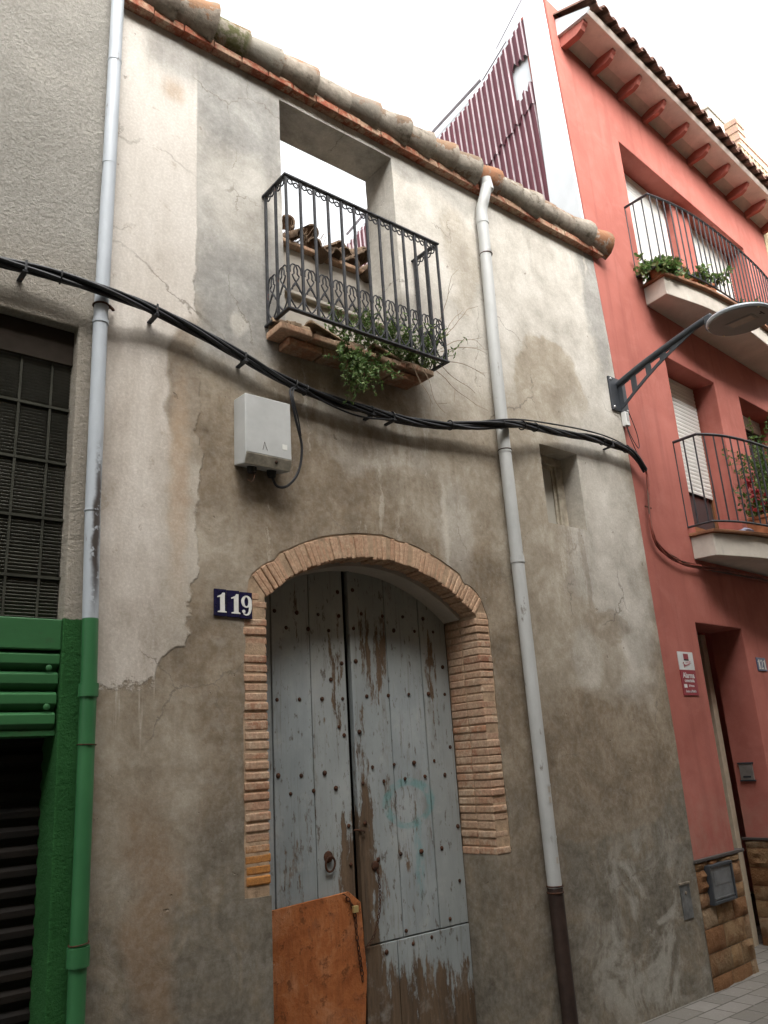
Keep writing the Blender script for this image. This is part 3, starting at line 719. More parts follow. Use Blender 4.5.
# eave: red clay course and old barrel coping
b = NB(); x = XL+.004
while x < 5.60:
    l = .185 + jit(.01); x1 = min(x+l, 5.64); box(b, x, x1-.005, -.060+jit(.004), .345, 5.765, 5.815+jit(.003)); x = x1
obj('eave_course', b, EAVEBRICK, old, bevel=.004)
b = NB(); box(b, XL+.01, 5.60, -.058, .33, 5.82, 5.93); obj('coping_mortar', b, MORTW, old, bevel=.01)
JT = [1.33, 1.56, 1.80, 2.04, 2.275, 2.539, 2.821, 3.068, 3.33, 3.56, 3.793, 4.039, 4.277, 4.53, 4.756, 4.971, 5.207, 5.447, 5.70]
b = NB()
for i in range(len(JT)-1):
    x0, x1 = JT[i]-.05, JT[i+1]
    if i == 0: x0 = XL+.004
    n = 12; k = 5; rA, rB = .108+jit(.008), .146+jit(.006); dz = jit(.008); dy = jit(.010); th = .016; tw = jit(.03)
    rows = []
    for j in range(k+1):
        t = j/k; xx = x0+(x1-x0)*t; rr = rA+(rB-rA)*t
        ro, ri = [], []
        for q in range(n+1):
            a = R(-72) + R(285)*q/n
            lump = 1 + (.04 if j == k else .07)*mnoise.noise(Vector((xx*5, q*.6, i*3.3)))
            y = .030+dy+tw*t - math.cos(a)*rr*1.24*lump; z = 5.918+dz + math.sin(a)*rr*lump*1.02
            ro.append(b.verts.new((xx, y, z)))
            ri.append(b.verts.new((xx, .030+dy+tw*t - math.cos(a)*(rr*1.24-th), 5.918+dz+math.sin(a)*(rr*1.02-th))))
        rows.append((ro, ri))
    for j in range(k):
        for q in range(n):
            b.faces.new([rows[j][0][q], rows[j][0][q+1], rows[j+1][0][q+1], rows[j+1][0][q]])
            b.faces.new([rows[j][1][q+1], rows[j][1][q], rows[j+1][1][q], rows[j+1][1][q+1]])
        for q in (0, n): b.faces.new([rows[j][0][q], rows[j+1][0][q], rows[j+1][1][q], rows[j][1][q]])
    for j in (0, k):
        for q in range(n): b.faces.new([rows[j][0][q], rows[j][1][q], rows[j][1][q+1], rows[j][0][q+1]])
obj('roof_tiles', b, TILE, old, smooth=True)
# mortar fill inside the last tile
b = NB(); lathe(b, [(.10, 0), (.10, .02)], (0,0,0), 16, Matrix.Translation((5.66, .03, 5.93)) @ Matrix.Rotation(R(90), 4, 'Y')); obj('tile_plug', b, MORTW, old)
# inner wall behind the balcony opening, with fallen roof tiles on it
INY = .9
b = NB(); prism_xz(b, wob([(XL+.2, -.05), (XL+.2, 5.36), (5.60, 5.36), (5.60, -.05)], .01, .15), INY, INY+.25); obj('inner_wall', b, OLDWHITE, old, bevel=.01)
b = NB(); box(b, XL+.2, 5.6, INY-.05, INY+.3, 5.362, 5.395); obj('inner_wall_cap', b, CORBRICK, old, bevel=.006)
b = NB(); x = 2.85
random.seed(11)
def oldtile(b, c, rx, ry, rz, L_=.34, r0=.085, th=.013):
    m4 = Matrix.Translation(c) @ Matrix.Rotation(rz, 4, 'Z') @ Matrix.Rotation(ry, 4, 'Y') @ Matrix.Rotation(rx, 4, 'X')
    n = 8; rows = []
    for (t, s) in ((0, .82), (1, 1.)):
        ro = [b.verts.new(m4 @ Vector((r0*s*math.cos(math.pi*q/n), L_*t, r0*s*math.sin(math.pi*q/n)))) for q in range(n+1)]
        ri = [b.verts.new(m4 @ Vector(((r0*s-th)*math.cos(math.pi*q/n), L_*t, (r0*s-th)*math.sin(math.pi*q/n)))) for q in range(n+1)]
        rows.append((ro, ri))
    for q in range(n):
        b.faces.new([rows[0][0][q], rows[0][0][q+1], rows[1][0][q+1], rows[1][0][q]]); b.faces.new([rows[0][1][q+1], rows[0][1][q], rows[1][1][q], rows[1][1][q+1]])
        for j in (0, 1): b.faces.new([rows[j][0][q], rows[j][1][q], rows[j][1][q+1], rows[j][0][q+1]])
    for q in (0, n): b.faces.new([rows[0][0][q], rows[1][0][q], rows[1][1][q], rows[0][1][q]])
for (x, z, rx, ry, rz) in ((2.55,5.42,.1,.5,.1),(2.78,5.46,.2,-.6,.2),(2.90,5.55,.3,.9,-.2),(2.99,5.43,.1,-.5,.3),(3.10,5.52,.3,.7,.2),(3.12,5.42,.1,.2,-.3),(3.22,5.41,.1,2.8,.1),(3.33,5.40,.15,.2,.2),(3.43,5.46,.1,-.3,.1),(3.50,5.40,.2,.4,-.2),(3.60,5.47,.1,.1,.15),(3.68,5.40,.1,2.9,.1),(3.78,5.45,.2,-.2,0),(3.9,5.42,.1,.3,.2),(4.1,5.42,.1,.1,0),(4.35,5.41,.1,.2,.1),(4.6,5.42,0,.1,-.1),(3.40,5.52,.2,.2,.1),(3.62,5.53,.15,-.2,.3)):
    oldtile(b, (x, INY-.10+jit(.05), z-.01), rx, ry, rz, .26, .072)
obj('fallen_tiles', b, simple('dark_weathered_tile', (.15,.105,.072), .95, .1, 0, .35, 16, .6), old, smooth=True)
b = NB()
for _ in range(60):
    x = random.choice((random.uniform(2.9, 3.2), random.uniform(2.8, 3.9))); y = INY+jit(.05)
    tube(b, [(x, y, 5.38), (x+jit(.12), y-.06, 5.44+random.random()*.10)], .0025, 4)
obj('dry_reeds', b, simple('dry_reed', (.17,.12,.08), .9, .1, 0, .3, 20), old)
# doorway sill and floor
b = NB(); box(b, 2.312, 3.233, .004, .8, 3.97, 4.035); obj('doorway_floor', b, MORTW, old)
b = NB(); box(b, 2.313, 3.232, .20, .296, 4.036, 4.42); box(b, 2.313, 3.232, .17, .30, 4.421, 4.445); obj('low_parapet', b, OLDWHITE, old, bevel=.006)
# balcony slab of two brick courses
b = NB(); random.seed(3)
x = 2.175
while x < 3.30:
    l = .235+jit(.02); x1 = min(x+l, 3.325); dy = jit(.008)
    box(b, x, x1-.014, -.165+dy, .0-.001, 3.925+jit(.004), 3.966+jit(.006), Matrix.Translation((x,0,3.94)) @ Matrix.Rotation(jit(.02),4,'Y') @ Matrix.Rotation(jit(.02),4,'Z') @ Matrix.Translation((-x,0,-3.94))); x = x1
x = 2.255
while x < 3.20:
    l = .235+jit(.02); x1 = min(x+l, 3.235); dy = jit(.010)
    box(b, x, x1-.014, -.125+dy, -.001, 3.872+jit(.004), 3.916, Matrix.Translation((x,0,3.9)) @ Matrix.Rotation(jit(.02),4,'Y') @ Matrix.Rotation(jit(.02),4,'Z') @ Matrix.Translation((-x,0,-3.9))); x = x1
slab = obj('balcony_slab', b, CORBRICK, old, bevel=.007)
b = NB()
for (x, rz, ry, L_) in ((2.28, 1.3, .1, .22), (2.5, 1.75, .3, .24), (2.66, 1.5, -.25, .2), (2.95, 1.7, .2, .22), (3.12, 1.4, .1, .2)):
    oldtile(b, (x+.1, -.13+jit(.02), 3.963), jit(.1), ry, rz, L_, .05, .011)
for _ in range(34):
    x = random.uniform(2.22, 3.28); s = random.uniform(.012, .03); box(b, -s, s, -s*.7, s*.7, -s*.5, s*.5, Matrix.Translation((x, random.uniform(-.14, -.03), 3.972+s*.4)) @ Matrix.Rotation(jit(3), 4, 'Z') @ Matrix.Rotation(jit(.5), 4, 'X'))
for _ in range(30):
    x = random.uniform(2.34, 3.2); s = random.uniform(.02, .05); box(b, -s, s, -s*.7, s*.7, -s*.4, s*.4, Matrix.Translation((x, random.uniform(.02, .18), 4.04+s*.4)) @ Matrix.Rotation(jit(3), 4, 'Z') @ Matrix.Rotation(jit(.5), 4, 'X'))
obj('rubble', b, simple('rubble', (.34,.25,.17), .95, .1, 0, .4, 12, .5), slab)
# railing
BX0, BX1, BY, BZ0, BZ1 = 2.180, 3.362, -.243, 4.008, 4.885
b = NB()
for z, s in ((BZ1, .012), (BZ0, .012)):
    if z == BZ0: rail = obj('balcony_railing', b, IRON, old, bevel=.002); b = NB()
    t = .016 if z == BZ1 else .014
    box(b, BX0-t, BX1+t, BY-.014, BY+.014, z-.006, z+.006)
    box(b, BX0-t, BX0+.012, BY+.0145, .03, z-.006, z+.006); box(b, BX1-.012, BX1+t, BY+.0145, .03, z-.006, z+.006)
obj('bottom_rail', b, IRON, rail, bevel=.002)
bars = [BX0+(BX1-BX0)*i/12 for i in range(13)]
first = None
b = NB(); bar(b, (bars[0], BY, BZ0), (bars[0], BY, BZ1), .0068); first = obj('baluster', b, IRON, rail)
def rep(src, dx, dy=0, dz=0):
    c = src.copy(); COL.objects.link(c); c.parent = src.parent; c.location = (src.location[0]+dx, src.location[1]+dy, src.location[2]+dz); return c
for x in bars[1:]: rep(first, x-bars[0])
for x in (BX0, BX1):
    for y in (-.13, -.02): rep(first, x-bars[0], y-BY)
def curl(cx, cz, r, s, flip=1):
    """S shaped strap in local (h, z)"""
    pts = []
    for k in range(9): a = R(-60+k*35); pts.append((cx + flip*(-r*.0 + r*math.cos(a)), cz + s*.5 - r + r*math.sin(a)))
    for k in range(9): a = R(120+k*35); pts.append((cx + flip*(r*math.cos(a)), cz - s*.5 + r + r*math.sin(a)*1))
    return pts
b = NB()
def strapline(b, pts2, fx, w=.010, t=.0022):
    """flat iron strap following 2D points; fx maps (h,z)->3D; the strap's width lies across the panel"""
    P = [fx(h, z) for h, z in pts2]; tube(b, P, .0047, 5)
def topscroll(b, h0, h1, fx, z):
    c = (h0+h1)/2; r = .016
    pts = []
    for k in range(13): a = R(-90 - k*27); pts.append((c-.020 + r*math.cos(a), z-.027 + r*math.sin(a)*1.1))
    pts2 = []
    for k in range(13): a = R(90 - k*27); pts2.append((c+.020 + r*math.cos(a), z-.037 + r*math.sin(a)*1.0))
    strapline(b, pts, fx); strapline(b, pts2, fx); strapline(b, [(c-.020, z-.045), (c, z-.034), (c+.020, z-.020)], fx)
def lowscroll(b, h0, h1, fx, z, H):
    c = (h0+h1)/2; w = (h1-h0)*.46
    for s in (1, -1):
        pts = []
        for k in range(8): a = R(200 - k*32); pts.append((c - s*w*.28 + s*w*.62*math.cos(a)*.9, z+H-.045 + .042*math.sin(a)))
        end = pts[-1]
        for k in range(1, 9):
            t = k/8; pts.append((end[0] + (c + s*w*.9*math.sin(t*math.pi)*.9 - end[0])*t if False else c + s*w*(.55*math.cos(t*math.pi*1.0)), end[1] - (end[1]-(z+H*.42))*t))
        strapline(b, pts, fx)
        pts = []
        for k in range(13):
            t = k/12; pts.append((c + s*w*.95*math.sin(math.pi*t*1.0)*(1 if t < .5 else 1), z + .004 + (H*.55)*t))
        strapline(b, pts, fx)
fF = lambda h, z: (h, BY, z); fLs = lambda h, z: (BX0, h, z); fRs = lambda h, z: (BX1, h, z)
for i in range(12): topscroll(b, bars[i], bars[i+1], fF, BZ1-.006)
obj('top_scrollwork', b, IRON, rail, smooth=True)
for fx in (fLs, fRs):
    b = NB()
    for h0, h1 in ((BY, -.13), (-.13, -.02)): topscroll(b, h0, h1, fx, BZ1-.006)
    obj('top_scrollwork', b, IRON, rail, smooth=True)
b = NB()
for i in range(12): lowscroll(b, bars[i], bars[i+1], fF, BZ0+.006, .29)
obj('lower_scrollwork', b, IRON, rail, smooth=True)
for fx in (fLs, fRs):
    b = NB()
    for h0, h1 in ((BY, -.13), (-.13, -.02)): lowscroll(b, h0, h1, fx, BZ0+.006, .29)
    obj('lower_scrollwork', b, IRON, rail, smooth=True)

# ================================================================== LEFT NEIGHBOUR
lh = root('left_house', (-.5, 0, -.05), 'grey rough stucco building with glass block window and green shutter box', 'building')
b = NB()
hole1 = [(-1.4, 2.27), (-1.4, 3.678), (1.134, 3.678), (1.131, 2.27)]
hole2 = [(-1.4, -.28), (-1.4, 2.265), (1.138, 2.265), (1.15, .77), (1.158, -.28)]
prism_xz(b, [(-3.5, -.30), (-1.4, -.30), (-1.4, 3.678), (1.134, 3.678), (1.139, 1.8), (1.158, -.30), (1.258, -.30), (1.258, 8.2), (-3.5, 8.2)], .0, .30)
obj('wall', b, STUCCO, lh, bevel=.008)
b = NB(); box(b, 1.06, 1.256, .303, 6, -.1, 8.2); box(b, -3.5, 1.256, .303, 6, 7.9, 8.2); obj('side_wall', b, STUCCO, lh)
YB = .07
b = NB(); xs = [1.185 - .1385*i for i in range(0, 18)]; zs = [2.20, 2.46, 2.73, 3.00, 3.27, 3.54]
b = NB()
for i in range(17):
    for j in range(len(zs)-1):
        x1, x0 = min(1.133, xs[i]-.005), xs[i+1]+.005; z0, z1 = zs[j]+.008, zs[j+1]-.008
        # ribbed glass face
        n = 16 if i < 8 else 4
        prev = None
        for k in range(n*2+1):
            t = k/(n*2); z = z0+(z1-z0)*t; yy = YB + .012*(k % 2) + .01
            e = .016 if (k == 0 or k == n*2) else 0
            cur = (b.verts.new((x0, yy+e, z)), b.verts.new((x1, yy+e, z)))
            if prev: b.faces.new([prev[0], prev[1], cur[1], cur[0]])
            prev = cur
gb = Mt('ribbed_glass_block', .18, .6); gb.col(gb.ramp(gb.noise(1.5, 4, .6), [(.3, (.065,.066,.056)), (.7, (.13,.128,.11))])); 
wb = obj('glass_block_window', b, gb.m, lh)
b = NB()
for x in xs[1:]: box(b, x-.005, x+.005, YB+.004, YB+.06, 2.27, 3.6)
for z in zs: box(b, xs[-1], 1.14, YB+.002, YB+.058, z-.006, z+.006)
box(b, xs[-1], 1.16, YB+.061, YB+.10, 2.2, 3.68)
obj('block_joints', b, simple('dark_grout', (.05,.05,.040), .9, .1, 0, .2, 12), wb)
b = NB(); box(b, -1.4, 1.134, YB-.01, YB+.16, 3.50, 3.676); obj('dark_top_box', b, simple('dark_lintel', (.035,.028,.022), .9, .1), lh)  # dark box across the top of the glass block recess
# green shutter box
b = NB(); box(b, -1.4, 1.137, .010, .20, 2.135, 2.268)
gbx = obj('shutter_box', b, GREEN, lh, bevel=.006)
b = NB()
for i in range(4):
    z1 = 2.128 - i*.082; prism_yz(b, [(.028, z1-.062), (.014, z1-.05), (.014, z1-.012), (.034, z1), (.12, z1), (.12, z1-.08), (.045, z1-.078)], -1.4, 1.135-.002*i)
box(b, 1.06, 1.10, .022, .04, 1.81, 2.12) if False else None
box(b, -1.4, 1.136, .03, .2, 1.784, 1.808)
obj('slats', b, GREEN, gbx, bevel=.003)
b = NB(); blobstud(b, (1.092, .014, 2.06), .014, Vector((0,-1,0)), 10, .4); blobstud(b, (1.092, .014, 1.90), .014, Vector((0,-1,0)), 10, .4); pieces('bolt', b, GREEN, gbx, smooth=True)
b = NB(); n = 0; z = -.05; prev = None
while z < 1.80:
    for (yy, dz) in ((.20, 0), (.178, .018), (.178, .042), (.20, .06)):
        cur = (b.verts.new((-1.4, yy, z+dz)), b.verts.new((1.2, yy, z+dz)))
        if prev: b.faces.new([prev[0], prev[1], cur[1], cur[0]])
        prev = cur
    z += .075
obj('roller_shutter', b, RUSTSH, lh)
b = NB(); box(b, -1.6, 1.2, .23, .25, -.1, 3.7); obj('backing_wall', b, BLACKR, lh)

# ================================================================== RED HOUSE (local frame: x along facade, y into house)
TH = R(3.5)
FR = Matrix.Translation((5.624, 0, 0)) @ Matrix.Rotation(TH, 4, 'Z')
rh = root('red_house', (5.624, 0, -.08), 'tall salmon red house with curved iron balconies and a bracketed tiled eave', 'house', rz=TH)
yh = None
def warpz(x, z): k = max(0, z-5.1); return z - .0117*k*max(x, 0)
def robj(name, b, mat, parent=rh, **kw):
    if parent is not yh:
        for v in b.verts: v.co.z = warpz(v.co.x, v.co.z)
    return obj(name, b, mat, parent, frame=FR, **kw)
b = NB()
fac = [(.012, .77), (.012, 4.0), (-.012, 4.6), (-.215, 8.64), (4.41, 8.64), (4.41, -.30), (1.509, -.30), (1.509, 2.545), (.66, 2.545), (.66, .77)]
w1 = [(.80, 5.80), (.80, 7.51), (3.60, 7.51), (3.60, 5.80)]; w2 = [(.967, 3.345), (.967, 5.107), (1.955, 5.107), (1.955, 3.345)]; w3 = [(2.514, 3.345), (2.514, 5.107), (3.50, 5.107), (3.50, 3.345)]
prism_xz(b, fac, 0, .30, [w1, w2, w3])
wallr = robj('wall', b, RED, bevel=.006)
b = NB(); box(b, .665, 1.508, .41, .45, -.08, 2.6); dr_ = robj('door', b, simple('dark_door_wood', (.035,.022,.016), .5, .4, 0, .2, 10)); 
b = NB(); box(b, 1.42, 1.506, .345, .409, -.08, 2.54); robj('door_frame', b, simple('cream_door_frame', (.52,.44,.33), .6, .3, 0, .12, 10), dr_, bevel=.004)
# hidden return walls
b = NB(); box(b, .05, .2, .303, 6.5, -.1, 4.4); box(b, 4.2, 4.4, .303, 6.5, -.1, 8.3); box(b, .2, 4.2, 6.3, 6.5, -.1, 7.5); robj('side_wall', b, RED)
# plinth of split stone
random.seed(5)
b = NB()
def stones(b, x0, x1, z0, z1, fy, n=2):
    z = z0
    while z < z1-.02:
        h = min(random.uniform(.10, .16), z1-z); x = x0
        if z1-(z+h) < .04: h = z1-z
        while x < x1-.01:
            l = min(random.uniform(.16, .34), x1-x)
            if x1-(x+l) < .07: l = x1-x
            # rough cushion face
            nx, nz = 5, 4; grid = []
            for j in range(nz+1):
                row = []
                for i in range(nx+1):
                    px, pz = x+.002+(l-.004)*i/nx, z+.002+(h-.004)*j/nz
                    e = 0 if i in (0, nx) or j in (0, nz) else 1
                    dd = -.004 - e*(.004+.030*abs(mnoise.noise(Vector((px*9, pz*11, x*3)))))
                    row.append(b.verts.new(fy(px, dd, pz)))
                grid.append(row)
            for j in range(nz):
                for i in range(nx): b.faces.new([grid[j][i], grid[j][i+1], grid[j+1][i+1], grid[j+1][i]])
            x += l
        z += h
stones(b, .012, .70, -.10, .765, lambda x, d, z: (x, d, z))
robj('stone_plinth', b, STONE, smooth=True); b = NB()
stones(b, .0, .30, -.10, .765, lambda x, d, z: (1.505+d, .33-x if False else .31-x+.0, z))
robj('stone_plinth', b, STONE, smooth=True); b = NB()
stones(b, 1.512, 4.4, -.10, .765, lambda x, d, z: (x, d, z))
robj('stone_plinth', b, STONE, smooth=True)
b = NB(); box(b, .016, .70, .001, .30, -.2, .769); robj('plinth_core', b, MORTW)
b = NB(); box(b, .008, .775, -.022, .05, .768, .790); box(b, 1.485, 1.508, .0, .33, .768, .79); box(b, 1.5085, 4.4, -.022, .0-.001, .768, .79); robj('plinth_moulding', b, simple('dark_slate_trim', (.07,.06,.055), .7, .3), bevel=.004)
# windows
def shutter(b, x0, x1, z0, z1, y, pitch=.042):
    z = z1; prev = None
    while z > z0:
        for (yy, dz) in ((y+.004, 0), (y-.003, -.006), (y-.005, -pitch*.5), (y-.001, -pitch*.9)):
            cur = (b.verts.new((x0, yy, z+dz)), b.verts.new((x1, yy, z+dz)))
            if prev: b.faces.new([prev[0], prev[1], cur[1], cur[0]])
            prev = cur
        z -= pitch
def winframe(b, x0, x1, z0, z1, y, t=.035, d=.05):
    box(b, x0, x0+t, y, y+d, z0, z1); box(b, x1-t, x1, y, y+d, z0, z1); box(b, x0+t, x1-t, y, y+d, z1-t, z1); box(b, x0+t, x1-t, y, y+d, z0, z0+t)
YS = .215
b = NB(); winframe(b, .968, 1.954, 3.346, 5.106, YS+.01, .042); box(b, 1.03, 1.9, YS+.012, YS+.055, 3.40, 3.55)
wn = robj('window', b, FRAMEW, bevel=.004)
b = NB(); shutter(b, 1.0, 1.915, 3.90, 5.105, YS+.004); robj('roller_shutter', b, SHUT, wn)
b = NB(); box(b, 1.0, 1.93, YS+.03, YS+.04, 3.38, 5.08); robj('pane', b, GLASS, wn)
b = NB(); winframe(b, 2.516, 3.498, 3.346, 5.0, YS+.01, .05); 
wn = robj('window', b, simple('grey_alu_frame', (.12,.12,.12), .5, .4), bevel=.004)
b = NB(); shutter(b, 2.52, 3.49, 4.97, 5.105, YS); robj('roller_shutter', b, SHUT, wn)
b = NB(); box(b, 2.54, 3.48, YS+.03, YS+.04, 3.38, 5.0); robj('pane', b, GLASS, wn)
b = NB(); winframe(b, .802, 2.05, 5.802, 7.508, YS+.01, .04)
wn = robj('window', b, WHITEPL, bevel=.004)
b = NB(); shutter(b, .805, 1.985, 5.82, 7.508, YS+.004); robj('roller_shutter', b, SHUT, wn)
b = NB(); winframe(b, 2.46, 3.598, 5.802, 7.508, YS+.01, .04); wn = robj('window', b, WHITEPL, bevel=.004)
b = NB(); shutter(b, 2.47, 3.59, 5.82, 7.505, YS+.004); robj('roller_shutter', b, SHUT, wn)
b = NB(); box(b, 2.06, 2.45, .13, .29, 5.802, 7.508); robj('window_pier', b, RED)
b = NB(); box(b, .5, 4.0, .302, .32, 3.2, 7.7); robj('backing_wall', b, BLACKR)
# eave
b = NB(); prism_yz(b, [(.0, 8.25), (-.335, 8.25), (-.36, 8.285), (0, 8.44), (.3, 8.57), (.3, 8.25)], -.06, 4.44); 
ev = robj('eave_soffit', b, SOFFIT, bevel=.004)
b = NB(); prism_yz(b, [(-.001, 8.252), (-.337, 8.252), (-.365, 8.30), (-.001, 8.455)], -.085, -.0605); robj('eave_cheek', b, FLASH)
random.seed(2)
b = NB(); prof = [(0, 8.125), (-.18, 8.135), (-.235, 8.165), (-.255, 8.20), (-.275, 8.215), (-.28, 8.2485), (0, 8.2485)]
prism_yz(b, prof, -.055, .015); corb = robj('corbel', b, RED, bevel=.004)
for i in range(1, 10):
    x = -.02 + .491*i
    b = NB(); prism_yz(b, prof, x-.028, x+.028); robj('corbel', b, RED, bevel=.004)
# barrel tile roof of red house
b = NB()
k = 0; x = -.05; pitch = .178
slope = math.tan(R(19))
def rz_(y): return 8.335 + (y+.40)*slope
while x < 4.45:
    # cover tile
    for (cx, r, up) in ((x, .062, 1), (x+pitch/2, .055, -1)):
        n = 8; ys = [-.425+jit(.012), -.2, 0, .15, .3]; rows = []
        for y in ys:
            rows.append([b.verts.new((cx + r*math.cos(math.pi*q/n), y, rz_(y) + (r*.95*math.sin(math.pi*q/n)+.018 if up > 0 else .022 - r*.6*math.sin(math.pi*q/n)))) for q in range(n+1)])
        for j in range(len(ys)-1):
            for q in range(n): b.faces.new([rows[j][q], rows[j][q+1], rows[j+1][q+1], rows[j+1][q]])
        inn = [b.verts.new((cx + (r-.013)*math.cos(math.pi*q/n), ys[0], rz_(ys[0]) + ((r-.014)*.95*math.sin(math.pi*q/n)+.018 if up > 0 else .035 - (r-.006)*.6*math.sin(math.pi*q/n)))) for q in range(n+1)]
        for q in range(n): b.faces.new([rows[0][q], rows[0][q+1], inn[q+1], inn[q]])
        inn2 = [b.verts.new((v.co.x, v.co.y+.3, v.co.z+.3*slope)) for v in inn]
        for q in range(n): b.faces.new([inn[q], inn[q+1], inn2[q+1], inn2[q]])
    x += pitch
for i in range(27):  # mortar noses under the covers
    pass
robj('roof', b, RTILE, smooth=True)
b = NB(); prism_yz(b, [(-.36, 8.30), (.3, 8.30+.66*slope), (.9, 8.24), (1.5, 8.12), (3.2, 7.78), (5.9, 7.25), (5.9, 7.1), (.3, 8.1), (-.2, 8.28)], .0, 4.40); robj('roof_deck', b, WHITEP)
# balconies
def bow(pts, k=6): return [(p.x, p.y) for p in spline([(a[0], a[1], 0) for a in pts], k)]
def balcony(name_lab, slab_pts, rail_pts, z0, z1, zr, nb, inset=.02):
    b = NB(); sp = bow(slab_pts[1:-1]); poly = [slab_pts[0]] + sp + [slab_pts[-1]]
    poly = [(x, -y) for x, y in poly]
    prism_xy(b, poly[::-1], z0, z1-.030)
    s = robj('balcony', b, WHITEP, bevel=.006, label=name_lab)
    b = NB(); c = (sum(p[0] for p in poly)/len(poly))
    p2 = [((x-c)*1.02+c, y*1.07 - (.014 if y < -.01 else 0)) for x, y in poly]
    prism_xy(b, p2[::-1], z1-.029, z1); robj('edge_tiles', b, BTILE, s, bevel=.006)
    rp = bow(rail_pts[1:-1], 8); path = [rail_pts[0]] + rp + [rail_pts[-1]]
    b = NB(); P = [Vector((x, -y, zr)) for x, y in path]; tube(b, P, .013, 6); robj('handrail', b, IRON, s, smooth=True); b = NB(); P2 = [Vector((x, -y, z1+.055)) for x, y in path]; tube(b, P2, .010, 6)
    robj('bottom_rail', b, IRON, s, smooth=True)
    # arc length bars
    L_ = [0]
    for i in range(1, len(P)): L_.append(L_[-1] + (P[i]-P[i-1]).length)
    b = NB()
    for k in range(nb+1):
        t = L_[-1]*k/nb; i = max(j for j in range(len(L_)) if L_[j] <= t+1e-9); i = min(i, len(P)-2)
        f = (t-L_[i])/(L_[i+1]-L_[i]); q = P[i].lerp(P[i+1], f)
        tube(b, [(q.x, q.y, warpz(q.x, z1+.05)), (q.x, q.y, warpz(q.x, zr))], .0075, 6)
    pieces('baluster', b, IRON, s, frame=FR)
    return s
balcony('upper balcony with white curved slab and brown tile edge', [(.78,0),(.745,.232),(1.082,.303),(1.395,.355),(2.0,.395),(2.58,.379),(3.1,.33),(3.55,.232),(3.55,0)],
        [(.677,0),(.671,.25),(1.005,.328),(1.43,.381),(2.1,.402),(2.65,.392),(3.125,.352),(3.62,.26),(3.62,0)], 5.583, 5.800, 6.64, 38)
balcony('lower balcony with white curved slab and brown tile edge', [(.84,0),(.868,.19),(1.196,.292),(1.495,.365),(2.1,.43),(2.7,.41),(3.2,.32),(3.45,.19),(3.45,0)],
        [(.824,0),(.813,.231),(1.032,.34),(1.338,.413),(1.7,.455),(2.15,.47),(2.7,.45),(3.2,.36),(3.48,.22),(3.48,0)], 3.107, 3.335, 4.19, 32)
# party wall, leaning like the facade edge, with maroon sheets and pale flashing
def PX(z, off=0): return 5.604 - .052*max(0, z-4.5) + off
def sideprism(b, pts, x0, x1):
    n = len(pts); A = [b.verts.new((PX(z, x0), y, z)) for y, z in pts]; B_ = [b.verts.new((PX(z, x1), y, z)) for y, z in pts]
    b.faces.new(A); b.faces.new(B_[::-1])
    for i in range(n): b.faces.new([A[i], A[(i+1) % n], B_[(i+1) % n], B_[i]])
prof = [(.02, 4.6), (.02, 8.62), (.19, 8.76), (.86, 8.30), (1.53, 8.21), (3.2, 7.88), (5.9, 7.35), (5.9, 4.6)]
b = NB(); sideprism(b, prof, .012, .16); obj('party_wall', b, FLASH, rh)
b = NB()
def ztop(y):
    P = [(.0, 8.72), (.243, 8.62), (.86, 8.29), (1.53, 8.18), (3.2, 7.86), (6, 7.32)]
    for i in range(len(P)-1):
        if P[i][0] <= y <= P[i+1][0]: return P[i][1] + (P[i+1][1]-P[i][1])*(y-P[i][0])/(P[i+1][0]-P[i][0])
    return 7.3
def seam(y): return 7.70 - (y-.22)*.42 + .025*math.sin(y*60)
def corrugate(b, y0, y1, zb, zt, off, pitch=.075, hole=None):
    y = y0; prev = None; k = 0
    pr = [(0, 0), (.40, 0), (.49, -.020), (.86, -.020), (.95, 0)]
    while y < y1:
        for (f, dx) in pr:
            yy = y + f*pitch; pk = (f, dx)
            if yy > y1: break
            a, c = zb(yy), zt(yy)
            if a >= c: prev = None; continue
            st = [a + (c-a)*i/4 for i in range(5)]
            cur = [b.verts.new((PX(z, off+dx), yy, z)) for z in st]
            if prev:
                for i in range(4): b.faces.new([prev[i], prev[i+1], cur[i+1], cur[i]]).material_index = 1 if pk == (.49, -.020) or (pk == (0, 0) and False) else 0
            prev = cur
        y += pitch
EDG = lambda z: .285 - .018*(z-6.5)
corrugate(b, .262, 5.8, lambda y: 4.6, lambda y: seam(y) if y < 1.05 else 7.2, 0.003)
def zb2(y):
    z = seam(y)-.04
    if y < .235: z = max(z, 8.14)
    elif y < .49:
        z = max(z, 7.85 - (y-.235)*.2) if False else z
    return z
corrugate(b, .245, .50, lambda y: 8.17 + (.245-y)*.1 + .04*math.sin(y*90), lambda y: ztop(y)-.02, -.010)
corrugate(b, .262, .50, lambda y: seam(y)-.04, lambda y: 7.86 - (y-.25)*.5 + .03*math.sin(y*70), -.010)
corrugate(b, .485, 1.10, lambda y: seam(y)-.04, lambda y: ztop(y)-.02, -.012)
corrugate(b, 1.08, 5.8, lambda y: 6.9, lambda y: ztop(y)-.05, -.009)
obj('corrugated_cladding', b, [SIDING, simple('worn_sheet_rib', (.38,.32,.34), .45, .4, 0, .2, 6)], rh)  # one flank of each rib coloured pale for its sky reflection
b = NB(); sideprism(b, [(.006, 4.6), (.006, 8.64), (.235, 8.66), (.262, 7.6), (.305, 6.5), (.36, 4.6)], -.026, .010)
obj('corner_flashing', b, FLASH, rh)
b = NB(); 
for (ya, za, yb, zb_) in ((.0, 7.375, .25, 7.60), (.0, 6.915, .245, 6.87)): 
    bar(b, (PX(za, -.0185), ya, za), (PX(zb_, -.0185), yb, zb_), .0025)
